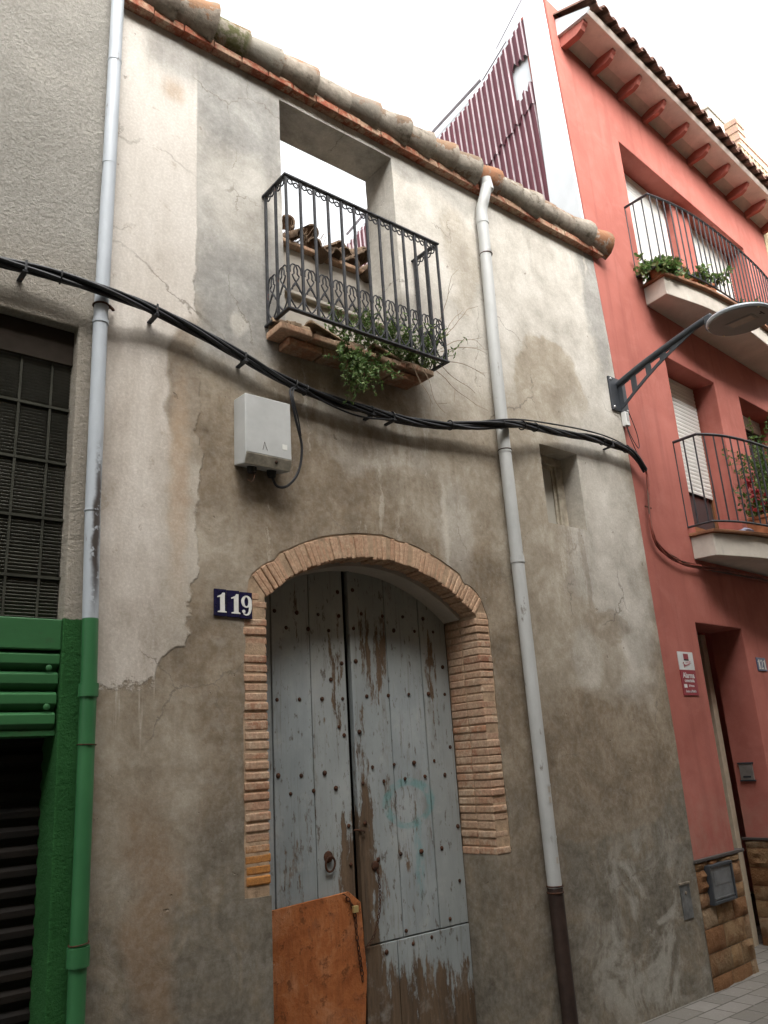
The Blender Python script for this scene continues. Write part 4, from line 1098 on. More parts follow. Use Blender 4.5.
tube(b, [(PX(8.75, -.03), .205, 8.80), (PX(8.35, -.03), .62, 8.53)], .006, 5)
tube(b, [(PX(8.3, -.03), .87, 8.34), (PX(8.2, -.03), 1.6, 8.25), (PX(7.9, -.03), 3.3, 7.92)], .018, 6)
tube(b, [(PX(8.4, -.02), .49, 8.52), (PX(8.3, -.02), .86, 8.325)], .008, 6)
obj('flashing_seam', b, simple('grey_metal_trim', (.35,.33,.36), .5, .4), rh)

# ================================================================== YELLOW HOUSE and things on its roof
yh = root('yellow_house', (5.624 + 7*math.cos(TH), 7*math.sin(TH), -.08), 'pale yellow house beyond the red one, with pink brick parapet above', 'house', rz=TH)
b = NB(); box(b, 4.43, 11, .0, 7, -.3, 9.0); robj('wall', b, YELLOW, yh)
b = NB(); box(b, 4.43, 11, -.05, .10, 9.0, 9.08); robj('cornice', b, WHITEP, yh)
b = NB()
def brickbox(b, x0, x1, y0, y1, z0, z1):
    z = z0
    k = 0
    while z < z1-.01:
        h = min(.075, z1-z); o = -.012 if k % 2 else 0
        box(b, x0+o, x1-o, y0+o, y1-o, z+.004, z+h); z += h; k += 1
brickbox(b, 5.95, 6.20, .5, 1.3, 9.0, 11.14); brickbox(b, 6.212, 10.5, .5, .75, 9.0, 10.85)
robj('brick_parapet', b, PINKBRICK, yh)
b = NB(); box(b, 4.86, 5.36, .5, 1.05, 9.0, 10.68); box(b, 4.84, 5.38, .48, 1.07, 10.68, 10.72); robj('chimney', b, simple('grey_chimney_render', (.48,.47,.43), .9, .2, 0, .15, 5), yh)
b = NB()
for i in range(30): bar(b, (4.6+.12*i, .08, 9.08), (4.6+.12*i, .08, 9.55), .008)
bar(b, (4.5, .08, 9.55), (9, .08, 9.55), .014); robj('terrace_railing', b, simple('beige_paint', (.48,.42,.32), .6, .3), yh)

# ================================================================== HOUSES ACROSS THE STREET (behind the camera): unseen, sized to darken the lower facade
OCHRE = white_plaster('ochre_render', (.20,.155,.10)); BROWNR = white_plaster('brown_render', (.17,.14,.11))
def opposite(x0, x1, h, mat, lab, nm='unseen_house'):
    t = root(nm, ((x0+x1)/2, -4.9, -.05), lab, 'house')
    holes = []; n = max(1, int((x1-x0)/2.2)); fr = []
    for i in range(n):
        cx = x0 + (x1-x0)*(i+.5)/n
        for fl in range(int(h//2.9)):
            z0 = .02 if (fl == 0 and i % 2 == 0) else 1.0 + 2.9*fl
            z1 = 2.2 + 2.9*fl; holes.append([(cx-.5, z0), (cx-.5, z1), (cx+.5, z1), (cx+.5, z0)])
    b = NB(); prism_xz(b, [(x0, -.3), (x0, h), (x1, h), (x1, -.3)], -5.2, -4.9, holes); obj('wall', b, mat, t)
    for hl in holes:
        b = NB(); x_0, x_1, z_0, z_1 = hl[0][0], hl[2][0], hl[0][1], hl[1][1]
        winframe(b, x_0+.002, x_1-.002, z_0+.002, z_1-.002, -5.10, .05, .05); f = obj('window', b, FRAMEW, t)
        b = NB(); box(b, x_0+.05, x_1-.05, -5.085, -5.075, z_0+.05, z_1-.05); obj('pane', b, GLASS, f)
    b = NB(); box(b, x0, x1, -9, -4.75, h, h+.12); obj('roof', b, RTILE, t)
    b = NB(); box(b, x0, x0+.2, -9, -5.202, -.3, h); box(b, x1-.2, x1, -9, -5.202, -.3, h); obj('side_wall', b, mat, t)
opposite(-12, -4.0, 9.3, STUCCO, 'unseen grey rendered house across the street to the left, behind the viewer')
opposite(-3.99, 3.5, 9.5, OCHRE, 'unseen ochre house straight across the street from the arched door')
opposite(3.51, 11, 9.7, BROWNR, 'unseen brown rendered house across the street facing the red house')

for (x0, x1, h, mm, lab) in ((-24, -12.01, 9.5, STUCCO, 'unseen grey rendered house far down the left of the street, opposite side'), (11.01, 22, 9.2, OLDWHITE, 'unseen pale house far down the right of the street, opposite side'), (22.01, 34, 9.5, STUCCO, 'unseen grey rendered house at the far right end of the opposite side')):
    opposite(x0, x1, h, mm, lab)  # out of view, lengthens the row to block sky from the street ends
t = root('unseen_house', (-9, 0, -.05), 'unseen grey rendered house left of the glass block building', 'house')
b = NB(); box(b, -16, -3.51, 0, 6, -.3, 8.4); obj('wall', b, STUCCO, t)  # out of view, added to close off sky at the left end
t = root('unseen_house', (22, 1.2, -.05), 'unseen pale house beyond the yellow house on the near side', 'house')
b = NB(); box(b, 11.01, 26, 0, 6, -.3, 8.6); robj('wall', b, OLDWHITE, t)  # added out of view to close off sky at the right end
# ================================================================== DOWNPIPES
def collar(b, x, y, z, r, h): lathe(b, [(r, 0), (r*1.0, h)], (x, y, z), 18)
lp = root('downpipe', (1.235, -.05, .0), 'pale downpipe at the left, painted green below, between stucco wall and old plaster', 'drainpipe')
b = NB(); tube(b, [(1.240, -.05, 7.6), (1.230, -.05, 5.5), (1.226, -.05, 4.6), (1.218, -.05, 3.7), (1.222, -.05, 2.8), (1.240, -.05, 2.0), (1.246, -.05, 1.0), (1.25, -.05, -.04)], .034, 20); obj('pipe', b, PIPEL, lp, smooth=True)
b = NB()
for (x, z, r, h) in ((1.229, 5.30, .0365, .012), (1.225, 4.63, .0355, .008), (1.219, 3.70, .0385, .018), (1.221, 2.75, .0360, .006), (1.240, 1.935, .041, .055), (1.246, .915, .043, .07)): collar(b, x, -.05, z, r, h)
pieces('collar', b, PIPEL, lp, smooth=True)
b = NB(); torus(b, (1.218, -.05, 3.80), .037, .005, Vector((0,0,1)), 20, 6); torus(b, (1.243, -.05, 1.74), .037, .0025, Vector((.05,0,1)), 20, 6); torus(b, (1.246, -.05, .995), .038, .0025, Vector((-.1,0,1)), 20, 6)
bar(b, (1.25, -.07, 3.80), (1.29, -.02, 3.815), .006)
pieces('clamp', b, RUST, lp, smooth=True)
rp = root('downpipe', (4.06, -.06, .0), 'light grey downpipe on the old plaster right of the door, brown iron at its foot', 'drainpipe')
b = NB(); tube(b, spline([(4.125, .02, 5.90), (4.125, -.06, 5.86), (4.118, -.10, 5.80), (4.085, -.085, 5.66), (4.070, -.060, 5.55), (4.068, -.058, 5.3)], 4) + [(4.045, -.058, 4.4), (4.035, -.058, 3.6), (4.040, -.058, 2.8), (4.045, -.058, 1.8), (4.050, -.058, .82)], .043, 22); obj('pipe', b, PIPER, rp, smooth=True)
b = NB()
for (x, z, r, h) in ((4.069, 5.45, .0465, .06), (4.069, 5.20, .0452, .012), (4.036, 3.58, .0465, .02), (4.040, 2.80, .0475, .045), (4.048, 1.40, .0447, .01), (4.05, 1.1, .0447, .01)): collar(b, x, -.058, z, r, h)
lathe(b, [(.047, 0), (.047, .10)], (0, 0, 0), 20, Matrix.Translation((4.119, -.098, 5.80)) @ Matrix.Rotation(R(-12), 4, 'Y') @ Matrix.Translation((0,0,-.05)))
pieces('collar', b, PIPER, rp, smooth=True)
b = NB(); torus(b, (4.036, -.058, 3.60), .046, .004, Vector((0,0,1)), 22, 6); torus(b, (4.069, -.058, 5.18), .046, .004, Vector((0,0,1)), 22, 6); bar(b, (4.08, -.06, 3.6), (4.09, 0, 3.6), .005); torus(b, (4.05, -.058, .80), .048, .005, Vector((0,0,1)), 22, 6); torus(b, (4.05, -.058, .835), .047, .004, Vector((0,0,1)), 22, 6); pieces('clamp', b, RUST, rp, smooth=True)
b = NB(); tube(b, [(4.05, -.058, .825), (4.055, -.058, -.045)], .046, 22); obj('iron_foot', b, CASTPIPE, rp, smooth=True)
# peeled stickers on the pipe
b = NB()
for z in (1.36, .96, 1.30): box(b, 4.035+jit(.004), 4.055, -.1035, -.1022, z, z+.035)
obj('sticker_rest', b, OLDWHITE, rp)

# ================================================================== JUNCTION BOX
jb = root('junction_box', (2.106, 0, 3.10), 'grey plastic meter box on the plaster above the number tiles', 'junction box')
b = NB(); prism_yz(b, [(0, 3.125), (-.10, 3.105), (-.122, 3.15), (-.122, 3.495), (0, 3.50)], 1.966, 2.246); bx = obj('case', b, GREYBOX, jb, bevel=.006, seg=3)
b = NB(); box(b, 1.970, 2.242, -.1275, -.1225, 3.165, 3.49); obj('cover', b, GREYBOX, jb, bevel=.003)
b = NB(); prism_yz(b, [(-.1275, 3.163), (-.1275, 3.158), (-.110, 3.106), (-.104, 3.106), (-.121, 3.163)], 1.970, 2.242); obj('cover_lip', b, BOXDIRT, jb)
b = NB(); box(b, 2.185, 2.215, -.1292, -.1278, 3.215, 3.245); obj('sticker', b, ENAMW, jb)
b = NB(); blobstud(b, (2.15, -.118, 3.14), .011, Vector((0,-1,-.2)), 10, .6); tube(b, [(2.065, -.129, 3.19), (2.075, -.131, 3.235), (2.092, -.129, 3.19)], .0012, 4); tube(b, spline([(2.03, -.05, 3.11), (2.04, -.08, 3.06), (2.02, -.09, 3.02), (2.0, -.08, 3.03)], 5), .002, 5); pieces('latch', b, RUST, jb, smooth=True)
b = NB(); lathe(b, [(.022, -.022), (.026, 0), (.026, .015)], (2.16, -.055, 3.10), 14); lathe(b, [(.022, -.018), (.026, 0), (.026, .015)], (2.04, -.055, 3.10), 14); pieces('cable_gland', b, BLACKR, jb, smooth=True)

# ================================================================== CABLES
MAIN = [(-2.5,-.09,3.60), (-1.0,-.085,3.78), (.3,-.08,3.84), (.747,-.08,3.857), (.98,-.085,3.865), (1.223,-.115,3.845), (1.45,-.08,3.845), (1.733,-.07,3.800), (2.029,-.07,3.718), (2.349,-.07,3.640), (2.60,-.07,3.618), (2.81,-.07,3.612), (3.25,-.07,3.626), (3.65,-.085,3.692), (4.0,-.125,3.762), (4.30,-.10,3.82), (4.663,-.07,3.862), (5.0,-.07,3.895), (5.285,-.07,3.902), (5.52,-.07,3.895), (5.64,-.06,3.855), (5.735,-.06,3.765)]
cb = root('cable_bundle', (3.4, -.07, 3.66), 'thick bundle of black cables sagging across the old facade', 'cables')
path = spline(MAIN, 8)
for s in range(6):
    b = NB(); P = []
    ln = 0
    for i, p in enumerate(path):
        if i: ln += (path[i]-path[i-1]).length
        a = s*math.pi/3 + ln*4.5 + .6*mnoise.noise(Vector((ln*1.5, s*5, 0))); rr = .018 if s else 0
        end = min(1, max(.35, (5.8-p.x)*2))
        P.append(p + Vector((0, math.cos(a)*rr, math.sin(a)*rr*(1.15+.35*mnoise.noise(Vector((ln*1.2, s*3, 2))))))) 
    tube(b, P, .0108 if s % 2 else .0088, 8); obj('cable', b, CABLE, cb, smooth=True)
# slack strand over the right half
b = NB(); tube(b, spline([(3.72,-.10,3.725), (4.05,-.155,3.800), (4.5,-.09,3.895), (5.0,-.08,3.945), (5.35,-.075,3.945), (5.6,-.07,3.90)], 8), .006, 6); obj('cable', b, CABLE, cb, smooth=True)
b = NB(); tube(b, spline([(2.36,-.085,3.635), (2.50,-.10,3.575), (2.72,-.10,3.545), (2.95,-.09,3.575), (3.05,-.08,3.61)], 8), .0055, 6); obj('cable', b, CABLE, cb, smooth=True)
# feed to the box
b = NB(); tube(b, spline([(2.33,-.075,3.640), (2.27,-.095,3.60), (2.262,-.11,3.54), (2.30,-.10,3.40), (2.335,-.09,3.27), (2.315,-.08,3.13), (2.25,-.07,3.04), (2.19,-.06,3.03), (2.16,-.055,3.085)], 8), .0072, 8); obj('cable', b, CABLE, cb, smooth=True)
b = NB(); tube(b, spline([(2.35,-.075,3.635), (2.285,-.10,3.60), (2.272,-.118,3.53), (2.305,-.11,3.42), (2.325,-.10,3.33)], 8), .0045, 6); obj('cable', b, CABLE, cb, smooth=True)
# ties and wall clips
b = NB()
def at(x):
    p = min(path, key=lambda q: abs(q.x-x)); i = path.index(p); t = (path[min(i+1, len(path)-1)]-path[max(i-1, 0)]).normalized(); return p, t
for x in (.55, 1.02, 1.47, 1.98, 2.33, 2.40, 2.86, 3.02, 3.5, 3.95, 4.2, 4.36, 5.2, 5.5):
    p, t = at(x); torus(b, p, .031, .004, t, 16, 6)
pieces('tie', b, BLACKR, cb, smooth=True)
b = NB()
for (x, up) in ((.85, .04), (1.47, .05), (2.86, .035), (3.02, .03), (2.0, .03), (5.3, .03)):
    p, t = at(x); box(b, p.x-.012, p.x+.012, -.10, -.001, p.z-.034, p.z-.024); box(b, p.x-.006, p.x+.005, p.y-.030, p.y-.026, p.z-.03, p.z+up*.6)
pieces('wall_clip', b, IRON, cb, bevel=.002)
# painted run on the red house
def RP(u, wv, z): return FR @ Vector((u, -wv, z))
cpath = [(.155,.045,3.80), (.185,.04,3.74), (.165,.04,3.60), (.135,.035,3.45), (.120,.035,3.28), (.165,.035,3.16), (.27,.035,3.095), (.42,.035,3.055), (.579,.035,3.035), (.90,.035,3.035), (1.3,.035,3.045), (2.2,.035,3.05), (3.6,.035,3.05), (4.4,.035,3.05)]
cr_ = root('cable_run', tuple(RP(.3, .03, 3.1)), 'cables overpainted red curving down the red wall under the lower balcony', 'cables')
for s in range(4):
    b = NB(); P = []
    for i, p in enumerate(spline([RP(*q) for q in cpath], 7)):
        a = s*math.pi/2 + i*.16; P.append(p + Vector((math.cos(a)*.011, math.sin(a*1.3)*.006, math.sin(a)*.013)))
    tube(b, P, .0075, 7); obj('cable', b, REDCABLE if s else simple('brown_cable', (.10,.05,.035), .6, .3), cr_, smooth=True)
b = NB(); q = RP(.14, .035, 3.45); bar(b, q+Vector((-.06,0,.005)), q+Vector((.03,0,.0)), .004); obj('clip', b, RUST, cr_)

# ================================================================== NUMBER TILES
def poly_xz(b, pts, x, z, s, y, d=.0012):
    prism_xz(b, [(x+p[0]*s, z+p[1]*s) for p in pts], y-d, y)
ONE = [(.10,0),(.60,0),(.60,.05),(.50,.09),(.50,1),(.37,1),(.30,.90),(.08,.80),(.08,.75),(.24,.77),(.24,.09),(.10,.05)]
def ell(cx, cz, rx, rz, a0, a1, n): return [(cx+rx*math.cos(R(a0+(a1-a0)*i/n)), cz+rz*math.sin(R(a0+(a1-a0)*i/n))) for i in range(n+1)]
def stroke(pts, ws):
    l, r = [], []
    for i, p in enumerate(pts):
        a = Vector(pts[min(i+1, len(pts)-1)]) - Vector(pts[max(i-1, 0)]); n_ = Vector((-a.y, a.x)).normalized()*ws[i]/2
        l.append((p[0]+n_.x, p[1]+n_.y)); r.append((p[0]-n_.x, p[1]-n_.y))
    return l + r[::-1]
def nine(b, x, z, s, y):
    o = ell(.33, .70, .30, .31, 0, 360, 28)[:-1]; i_ = ell(.32, .70, .115, .235, 0, 360, 28)[:-1]
    prism_xz(b, [(x+p[0]*s, z+p[1]*s) for p in o], y-.0012, y, [[(x+p[0]*s, z+p[1]*s) for p in i_]])
    pts = [(.55,.72), (.56,.55), (.545,.36), (.50,.18), (.41,.06), (.29,.025), (.19,.07), (.14,.16)]; ws = [.13,.15,.16,.14,.10,.07,.07,.07]
    prism_xz(b, [(x+p[0]*s, z+p[1]*s) for p in stroke(pts, ws)], y-.0015, y-.0003)
    prism_xz(b, [(x+p[0]*s, z+p[1]*s) for p in ell(.165, .20, .09, .085, 0, 360, 14)[:-1]], y-.0018, y-.0004)
TN = [('leftmost navy enamel number tile reading 1', 1.847, 1.914, 2.459), ('middle navy enamel number tile reading 1', 1.917, 1.986, 2.457), ('rightmost navy enamel number tile reading 9, beside the brick', 1.989, 2.058, 2.453)]
for i, (lab, x0, x1, zt) in enumerate(TN):
    t = root('number_tile', ((x0+x1)/2, 0, zt-.135), lab, 'number tile', 'house number tiles')
    b = NB(); box(b, x0, x1, -.010, -.001, zt-.134, zt); obj('plate', b, NAVY, t, bevel=.0015)
    b = NB()
    if i < 2: poly_xz(b, ONE, x0+.008+.006*i, zt-.116, .098, -.0102)
    else: nine(b, x0+.003, zt-.118, .100, -.0102)
    obj('digit', b, ENAMW, t)
t = root('number_plate', tuple(RP(1.77, 0, 2.17)), 'small blue plate reading 121 right of the red doorway', 'number plate', rz=TH)
b = NB(); box(b, 1.68, 1.868, -.008, -.001, 2.175, 2.295); obj('plate', b, NAVY2, t, frame=FR, bevel=.0015)
b = NB(); poly_xz(b, ONE, 1.690, 2.19, .088, -.0082); poly_xz(b, ONE, 1.805, 2.19, .088, -.0082)
pts = [(.10,.74), (.16,.88), (.30,.95), (.44,.88), (.48,.72), (.42,.52), (.28,.32), (.14,.10)]
prism_xz(b, [(1.745+p[0]*.088, 2.19+p[1]*.088) for p in stroke(pts, [.12,.10,.08,.11,.15,.13,.10,.10])], -.0096, -.0082)
prism_xz(b, [(1.745+p[0]*.088, 2.19+p[1]*.088) for p in [(.06,0),(.56,0),(.58,.2),(.50,.2),(.46,.13),(.06,.13)]], -.0099, -.0085)
obj('digits', b, ENAMW, t, frame=FR)

# ================================================================== ALARM SIGN
sg = root('alarm_sign', tuple(RP(.385, 0, 1.95)), 'white and dark red alarm notice on the red wall', 'sign', rz=TH)
b = NB(); box(b, .265, .505, -.006, -.001, 2.148, 2.290); obj('white_panel', b, SIGNW, sg, frame=FR)
b = NB(); box(b, .265, .505, -.0065, -.001, 1.950, 2.1475); obj('red_panel', b, MAROON, sg, frame=FR)
b = NB(); box(b, .35, .425, -.0075, -.0061, 2.232, 2.275); obj('square_mark', b, MAROON, sg, frame=FR)
b = NB(); box(b, .35, .425, -.0075, -.0061, 2.221, 2.2315); obj('line_mark', b, BLACKR, sg, frame=FR)
b = NB()
sp_ = spline([(.320,-.0075,2.195), (.335,-.0075,2.207), (.338,-.0075,2.165), (.345,-.0075,2.19), (.357,-.0075,2.175), (.365,-.0075,2.188), (.375,-.0075,2.178), (.385,-.0075,2.19), (.397,-.0075,2.182), (.405,-.0075,2.197), (.42,-.0075,2.187), (.43,-.0075,2.205), (.455,-.0075,2.20)], 4)
tube(b, sp_, .0018, 4); tube(b, [(.37,-.0077,2.203), (.45,-.0077,2.218)], .0013, 4); obj('script_mark', b, SIGNR, sg, frame=FR)
def text(body, size, x, z, y, mat, parent, bold=0, sx=1, name='lettering'):
    c = bpy.data.curves.new('t', 'FONT'); c.body = body; c.size = size; c.extrude = .0004; c.offset = bold; c.align_x = 'CENTER'; c.resolution_u = 3
    to = bpy.data.objects.new('t', c); COL.objects.link(to)
    dg = bpy.context.evaluated_depsgraph_get(); me = bpy.data.meshes.new_from_object(to.evaluated_get(dg))
    bpy.data.objects.remove(to)
    b = NB(); b.from_mesh(me)
    m4 = Matrix.Translation((x, y, z)) @ Matrix.Rotation(R(90), 4, 'X') @ Matrix.Scale(sx, 4, (1,0,0)); bmesh.ops.transform(b, matrix=m4, verts=b.verts)
    obj(name, b, mat, parent, frame=FR)
text('Alarma', .062, .385, 2.085, -.0072, SIGNW, sg, .001, 1.0)
text('conectada', .040, .385, 2.052, -.0072, SIGNW, sg, .0005, .95)
b = NB(); box(b, .288, .335, -.0075, -.0066, 2.008, 2.036); obj('white_mark', b, SIGNW, sg, frame=FR)
text('24 horas', .026, .405, 2.016, -.0072, SIGNW, sg, .0003, .95)
text('Aviso a Polic\u00eda', .030, .385, 1.972, -.0072, SIGNW, sg, .0003, .95)

# ================================================================== METER DOOR, INTERCOM, WALL PLATE
t = root('meter_hatch', tuple(RP(.31, 0, .48)), 'grey metal meter hatch set in the rusty stone plinth', 'meter hatch', rz=TH)
b = NB(); winframe(b, .135, .495, .478, .740, -.046, .020, .045); obj('frame', b, DGREY, t, frame=FR, bevel=.003)
b = NB(); box(b, .156, .474, -.036, -.004, .499, .719); obj('hatch', b, ZINC, t, frame=FR, bevel=.003)
b = NB(); box(b, .17, .46, -.040, -.0365, .51, .52); box(b, .2, .43, -.0385, -.0365, .60, .69); obj('ridge', b, ZINC, t, frame=FR, bevel=.001)
t = root('intercom', tuple(RP(1.5, -.18, 1.25)), 'square metal intercom panel on the side of the red doorway', 'intercom', rz=TH)
b = NB(); box(b, 1.494, 1.508, .125, .243, 1.258, 1.388); obj('panel', b, simple('brushed_panel', (.30,.28,.26), .4, .5, .5, .1, 20), t, frame=FR, bevel=.002)
b = NB(); box(b, 1.490, 1.5075, .115, .253, 1.389, 1.402); box(b, 1.490, 1.5075, .115, .253, 1.246, 1.257); box(b, 1.4925, 1.4935, .15, .22, 1.275, 1.29); obj('trim', b, DGREY, t, frame=FR)
wp = root('wall_plate', (5.47, 0, .43), 'small grey metal plate sunk low in the stained plaster near the red house', 'cover plate')
b = NB(); box(b, 5.41, 5.53, -.006, -.001, .435, .655); obj('plate', b, simple('galvanised', (.16,.165,.165), .6, .4, .3, .3, 14), wp, bevel=.002)
b = NB(); blobstud(b, (5.47, -.006, .60), .012, Vector((0,-1,0)), 10, .5); box(b, 5.405, 5.535, -.012, -.001, .656, .668); obj('plate_edge', b, MORTW, wp)

# ================================================================== STREET LAMP
AX = 5.60
la = root('street_lamp', (AX, 0, 4.27), 'dark wall bracket street lamp with grey oval head', 'street lamp')
b = NB(); box(b, 5.485, 5.715, -.018, -.001, 4.27, 4.575)
bp = obj('wall_plate', b, DGREY, la, bevel=.003)
b = NB()
for (x, z) in ((5.51, 4.55), (5.69, 4.55), (5.51, 4.295), (5.69, 4.295)): blobstud(b, (x, -.018, z), .012, Vector((0,-1,0)), 6, .8)
pieces('bolt', b, simple('zinc_bolt', (.5,.5,.5), .4, .5, .6), bp)
b = NB(); tube(b, spline([(AX, -.02, 4.515), (AX, -.25, 4.585), (AX, -.5, 4.645), (AX, -.75, 4.698), (AX, -.92, 4.725)], 6), .028, 14)
arm = obj('arm', b, DGREY, la, smooth=True)
# perforated web below the tube
def tubz(y): # underside height of the arm at depth y
    P = [(0, 4.508), (-.25, 4.585), (-.5, 4.645), (-.75, 4.698), (-.92, 4.725)]
    for i in range(len(P)-1):
        if P[i+1][0] <= y <= P[i][0]: return P[i][1]+(P[i+1][1]-P[i][1])*(y-P[i][0])/(P[i+1][0]-P[i][0])
    return 4.72
def lowz(y): 
    
    P = [(.0, 4.268), (.079, 4.318), (.25, 4.43), (.427, 4.528), (.6, 4.603), (.744, 4.662), (.86, 4.705)]
    for i in range(len(P)-1):
        if P[i][0] <= -y <= P[i+1][0]: return P[i][1]+(P[i+1][1]-P[i][1])*(-y-P[i][0])/(P[i+1][0]-P[i][0])
    return 4.7
b = NB()
outl = [(-.018, 4.50)] + [(-y, tubz(-y)-.008) for y in (.1,.2,.3,.4,.5,.6,.7,.80)] + [(-y, min(lowz(-y), tubz(-y)-.02)) for y in (.78,.7,.6,.5,.4,.3,.2,.1,.018)]
hls = []
for (y0, y1) in ((.06, .15), (.20, .30), (.35, .44), (.50, .55)):
    m0, m1 = .038, .030
    hls.append([(-y0, tubz(-y0)-m0), (-y1, tubz(-y1)-m0), (-y1, max(lowz(-y1)+m1, lowz(-y1)+.02)), (-y0, lowz(-y0)+m1)])
good = [h for h in hls if h[1][1]-h[2][1] > .004 and h[0][1]-h[3][1] > .004]
b2 = NB(); prism_xz(b2, outl, -.005, .005, good)
merge(b, b2, Matrix(((0,1,0,AX),(1,0,0,0),(0,0,1,0),(0,0,0,1))))
obj('web', b, DGREY, arm)
# head
HC = Vector((AX+.010, -1.12, 4.612))
hm = Matrix.Translation(HC) @ Matrix.Rotation(R(2), 4, 'X')
b = NB(); lathe(b, [(.205, -.030), (.228, -.026), (.234, -.012), (.228, .002), (.195, .020), (.12, .034), (.0005, .040)], (0,0,0), 40, hm @ Matrix.Scale(1.02, 4, (0,1,0)))
hd = obj('head', b, LAMPG, la, smooth=True)
b = NB(); lathe(b, [(.0005, -.034), (.219, -.034), (.222, -.0275)], (0,0,0), 40, hm @ Matrix.Scale(1.02, 4, (0,1,0))); obj('underside', b, LAMPU, hd, smooth=True)
b = NB(); box(b, -.055, .055, -.12, .09, -.0385, -.0345, hm); obj('lens_rim', b, LAMPU, hd, bevel=.003)
b = NB(); box(b, -.042, .042, -.105, .075, -.0405, -.0388, hm); obj('lens', b, LENS, hd)
b = NB()
for (x, y) in ((-.11, .19), (.11, .19), (-.11, -.20), (.11, -.20)): blobstud(b, hm @ Vector((x, y, -.0345)), .007, Vector((0,0,-1)), 8, .6)
pieces('screw', b, BRASS, hd)
b = NB(); box(b, -.03, .03, -.178, -.168, -.0362, -.0345, hm); box(b, -.008, .004, -.168, -.152, -.0362, -.0345, hm); obj('marking', b, BLACKR, hd)
b = NB(); box(b, AX-.035, AX+.035, -.93, -.87, 4.61, 4.735); obj('neck', b, DGREY, la, bevel=.01)
b = NB(); box(b, 5.60, 5.65, -.05, -.005, 4.14, 4.265); fb = obj('fuse_box', b, WHITEPL, la, bevel=.005)
b = NB(); box(b, 5.612, 5.638, -.054, -.0502, 4.18, 4.25); obj('fuse_cover', b, GREYBOX, fb, bevel=.002)
b = NB(); tube(b, spline([(5.63,-.03,4.14), (5.64,-.04,4.06), (5.70,-.05,3.96), (5.73,-.05,3.98), (5.72,-.05,4.1), (5.69,-.03,4.27)], 6), .0035, 6); tube(b, spline([(5.615,-.03,4.14), (5.62,-.05,4.02), (5.66,-.06,3.90), (5.68,-.06,3.86)], 6), .0035, 6); obj('lamp_cable', b, CABLE, la, smooth=True)

# ================================================================== PLANTS
def leafq(b, c, d, n_, l, w_):
    d = d.normalized(); s = d.cross(n_).normalized()
    v = [b.verts.new(p) for p in (c, c+d*l*.45+s*w_*.5, c+d*l+n_*l*-.12, c+d*l*.45-s*w_*.5)]; b.faces.new(v)
def rv(): 
    v = Vector((random.gauss(0,1), random.gauss(0,1), random.gauss(0,1))); return v.normalized()
def shoot(bl, bs, p0, d0, L_, nseg, ll, lw, droop=.0, spread=.3, fr=1):
    p = Vector(p0); d = Vector(d0).normalized(); pts = [p.copy()]
    for i in range(nseg):
        d = (d + rv()*spread + Vector((0,0,-droop))).normalized(); p = p + d*L_/nseg; pts.append(p.copy())
        for _ in range(fr):
            if bl is not None:
                for s in (1, -1):
                    ld = (d*.4 + rv()).normalized(); leafq(bl, p, ld, rv(), ll*random.uniform(.6, 1.2), lw*random.uniform(.7, 1.2))
    tube(bs, pts, [.0028*(1-.6*i/len(pts)) for i in range(len(pts))], 4)
random.seed(21)
# weeds along the old balcony floor
pl = root('balcony_weeds', (2.95, -.12, 3.98), 'green weeds sprouting through the old iron balcony railing', 'weeds')
bl, bs = NB(), NB()
for _ in range(120):
    x = random.choice((random.uniform(2.60, 3.34), random.gauss(2.85, .15), random.gauss(3.15, .14))); x = min(3.36, max(2.45, x))
    shoot(bl, bs, (x, random.uniform(-.22, -.03), 4.0), (jit(.7), jit(.3)-.05, 1), random.uniform(.10, .30), 7, .030, .013, .04, .3, 2)
obj('foliage', bl, LEAF, pl); obj('stems', bs, STEM, pl)
pl = root('hanging_weed', (2.72, -.15, 3.93), 'bushy green weed hanging under the brick balcony slab over the cables', 'weed')
bl, bs = NB(), NB()
for _ in range(48):
    x = random.gauss(2.70, .08); z = random.uniform(3.84, 3.96)
    shoot(bl, bs, (x, -.165, z), (random.gauss(-.1, .6), -.25+jit(.3), random.gauss(-.25, .4)), random.uniform(.07, .20), 6, .028, .013, .13, .28, 2)
for _ in range(22):
    x = random.gauss(2.70, .04); shoot(bl, bs, (x, -.16, 3.90), (jit(.25), -.12, -1), random.uniform(.18, .32), 8, .026, .012, .08, .22, 2)
obj('foliage', bl, LEAF, pl); obj('stems', bs, STEM, pl)
pl = root('dry_twigs', (3.36, -.15, 4.0), 'thin dry twigs sticking out right of the old balcony', 'twigs')
bs = NB()
for (x0, z0, d, l) in ((3.36,4.15,(.55,-.1,.9),.5),(3.36,4.1,(1,-.15,.35),.45),(3.34,4.05,(1,-.05,.05),.4),(3.38,4.2,(.5,-.1,.5),.35),(3.36,4.12,(.9,-.2,.7),.35),(3.35,4.0,(.8,-.2,-.5),.3),(3.2,3.93,(.15,-.2,-1),.35),(3.1,3.93,(.25,-.2,-1),.3),(3.36,4.3,(.4,-.1,1),.35),(3.3,3.95,(.5,-.2,-.5),.35)):
    p = Vector((x0, -.2, z0)); dd = Vector(d).normalized(); pts = [p.copy()]
    for i in range(8):
        dd = (dd + rv()*.16).normalized(); p = p+dd*l/8; pts.append(p.copy())
        if i > 2 and random.random() < .45: tube(bs, [p, p+(dd+rv()*.8).normalized()*.08], .0011, 3)
    tube(bs, pts, [.0026*(1-.6*i/9) for i in range(9)], 4)
obj('stems', bs, TWIG, pl)
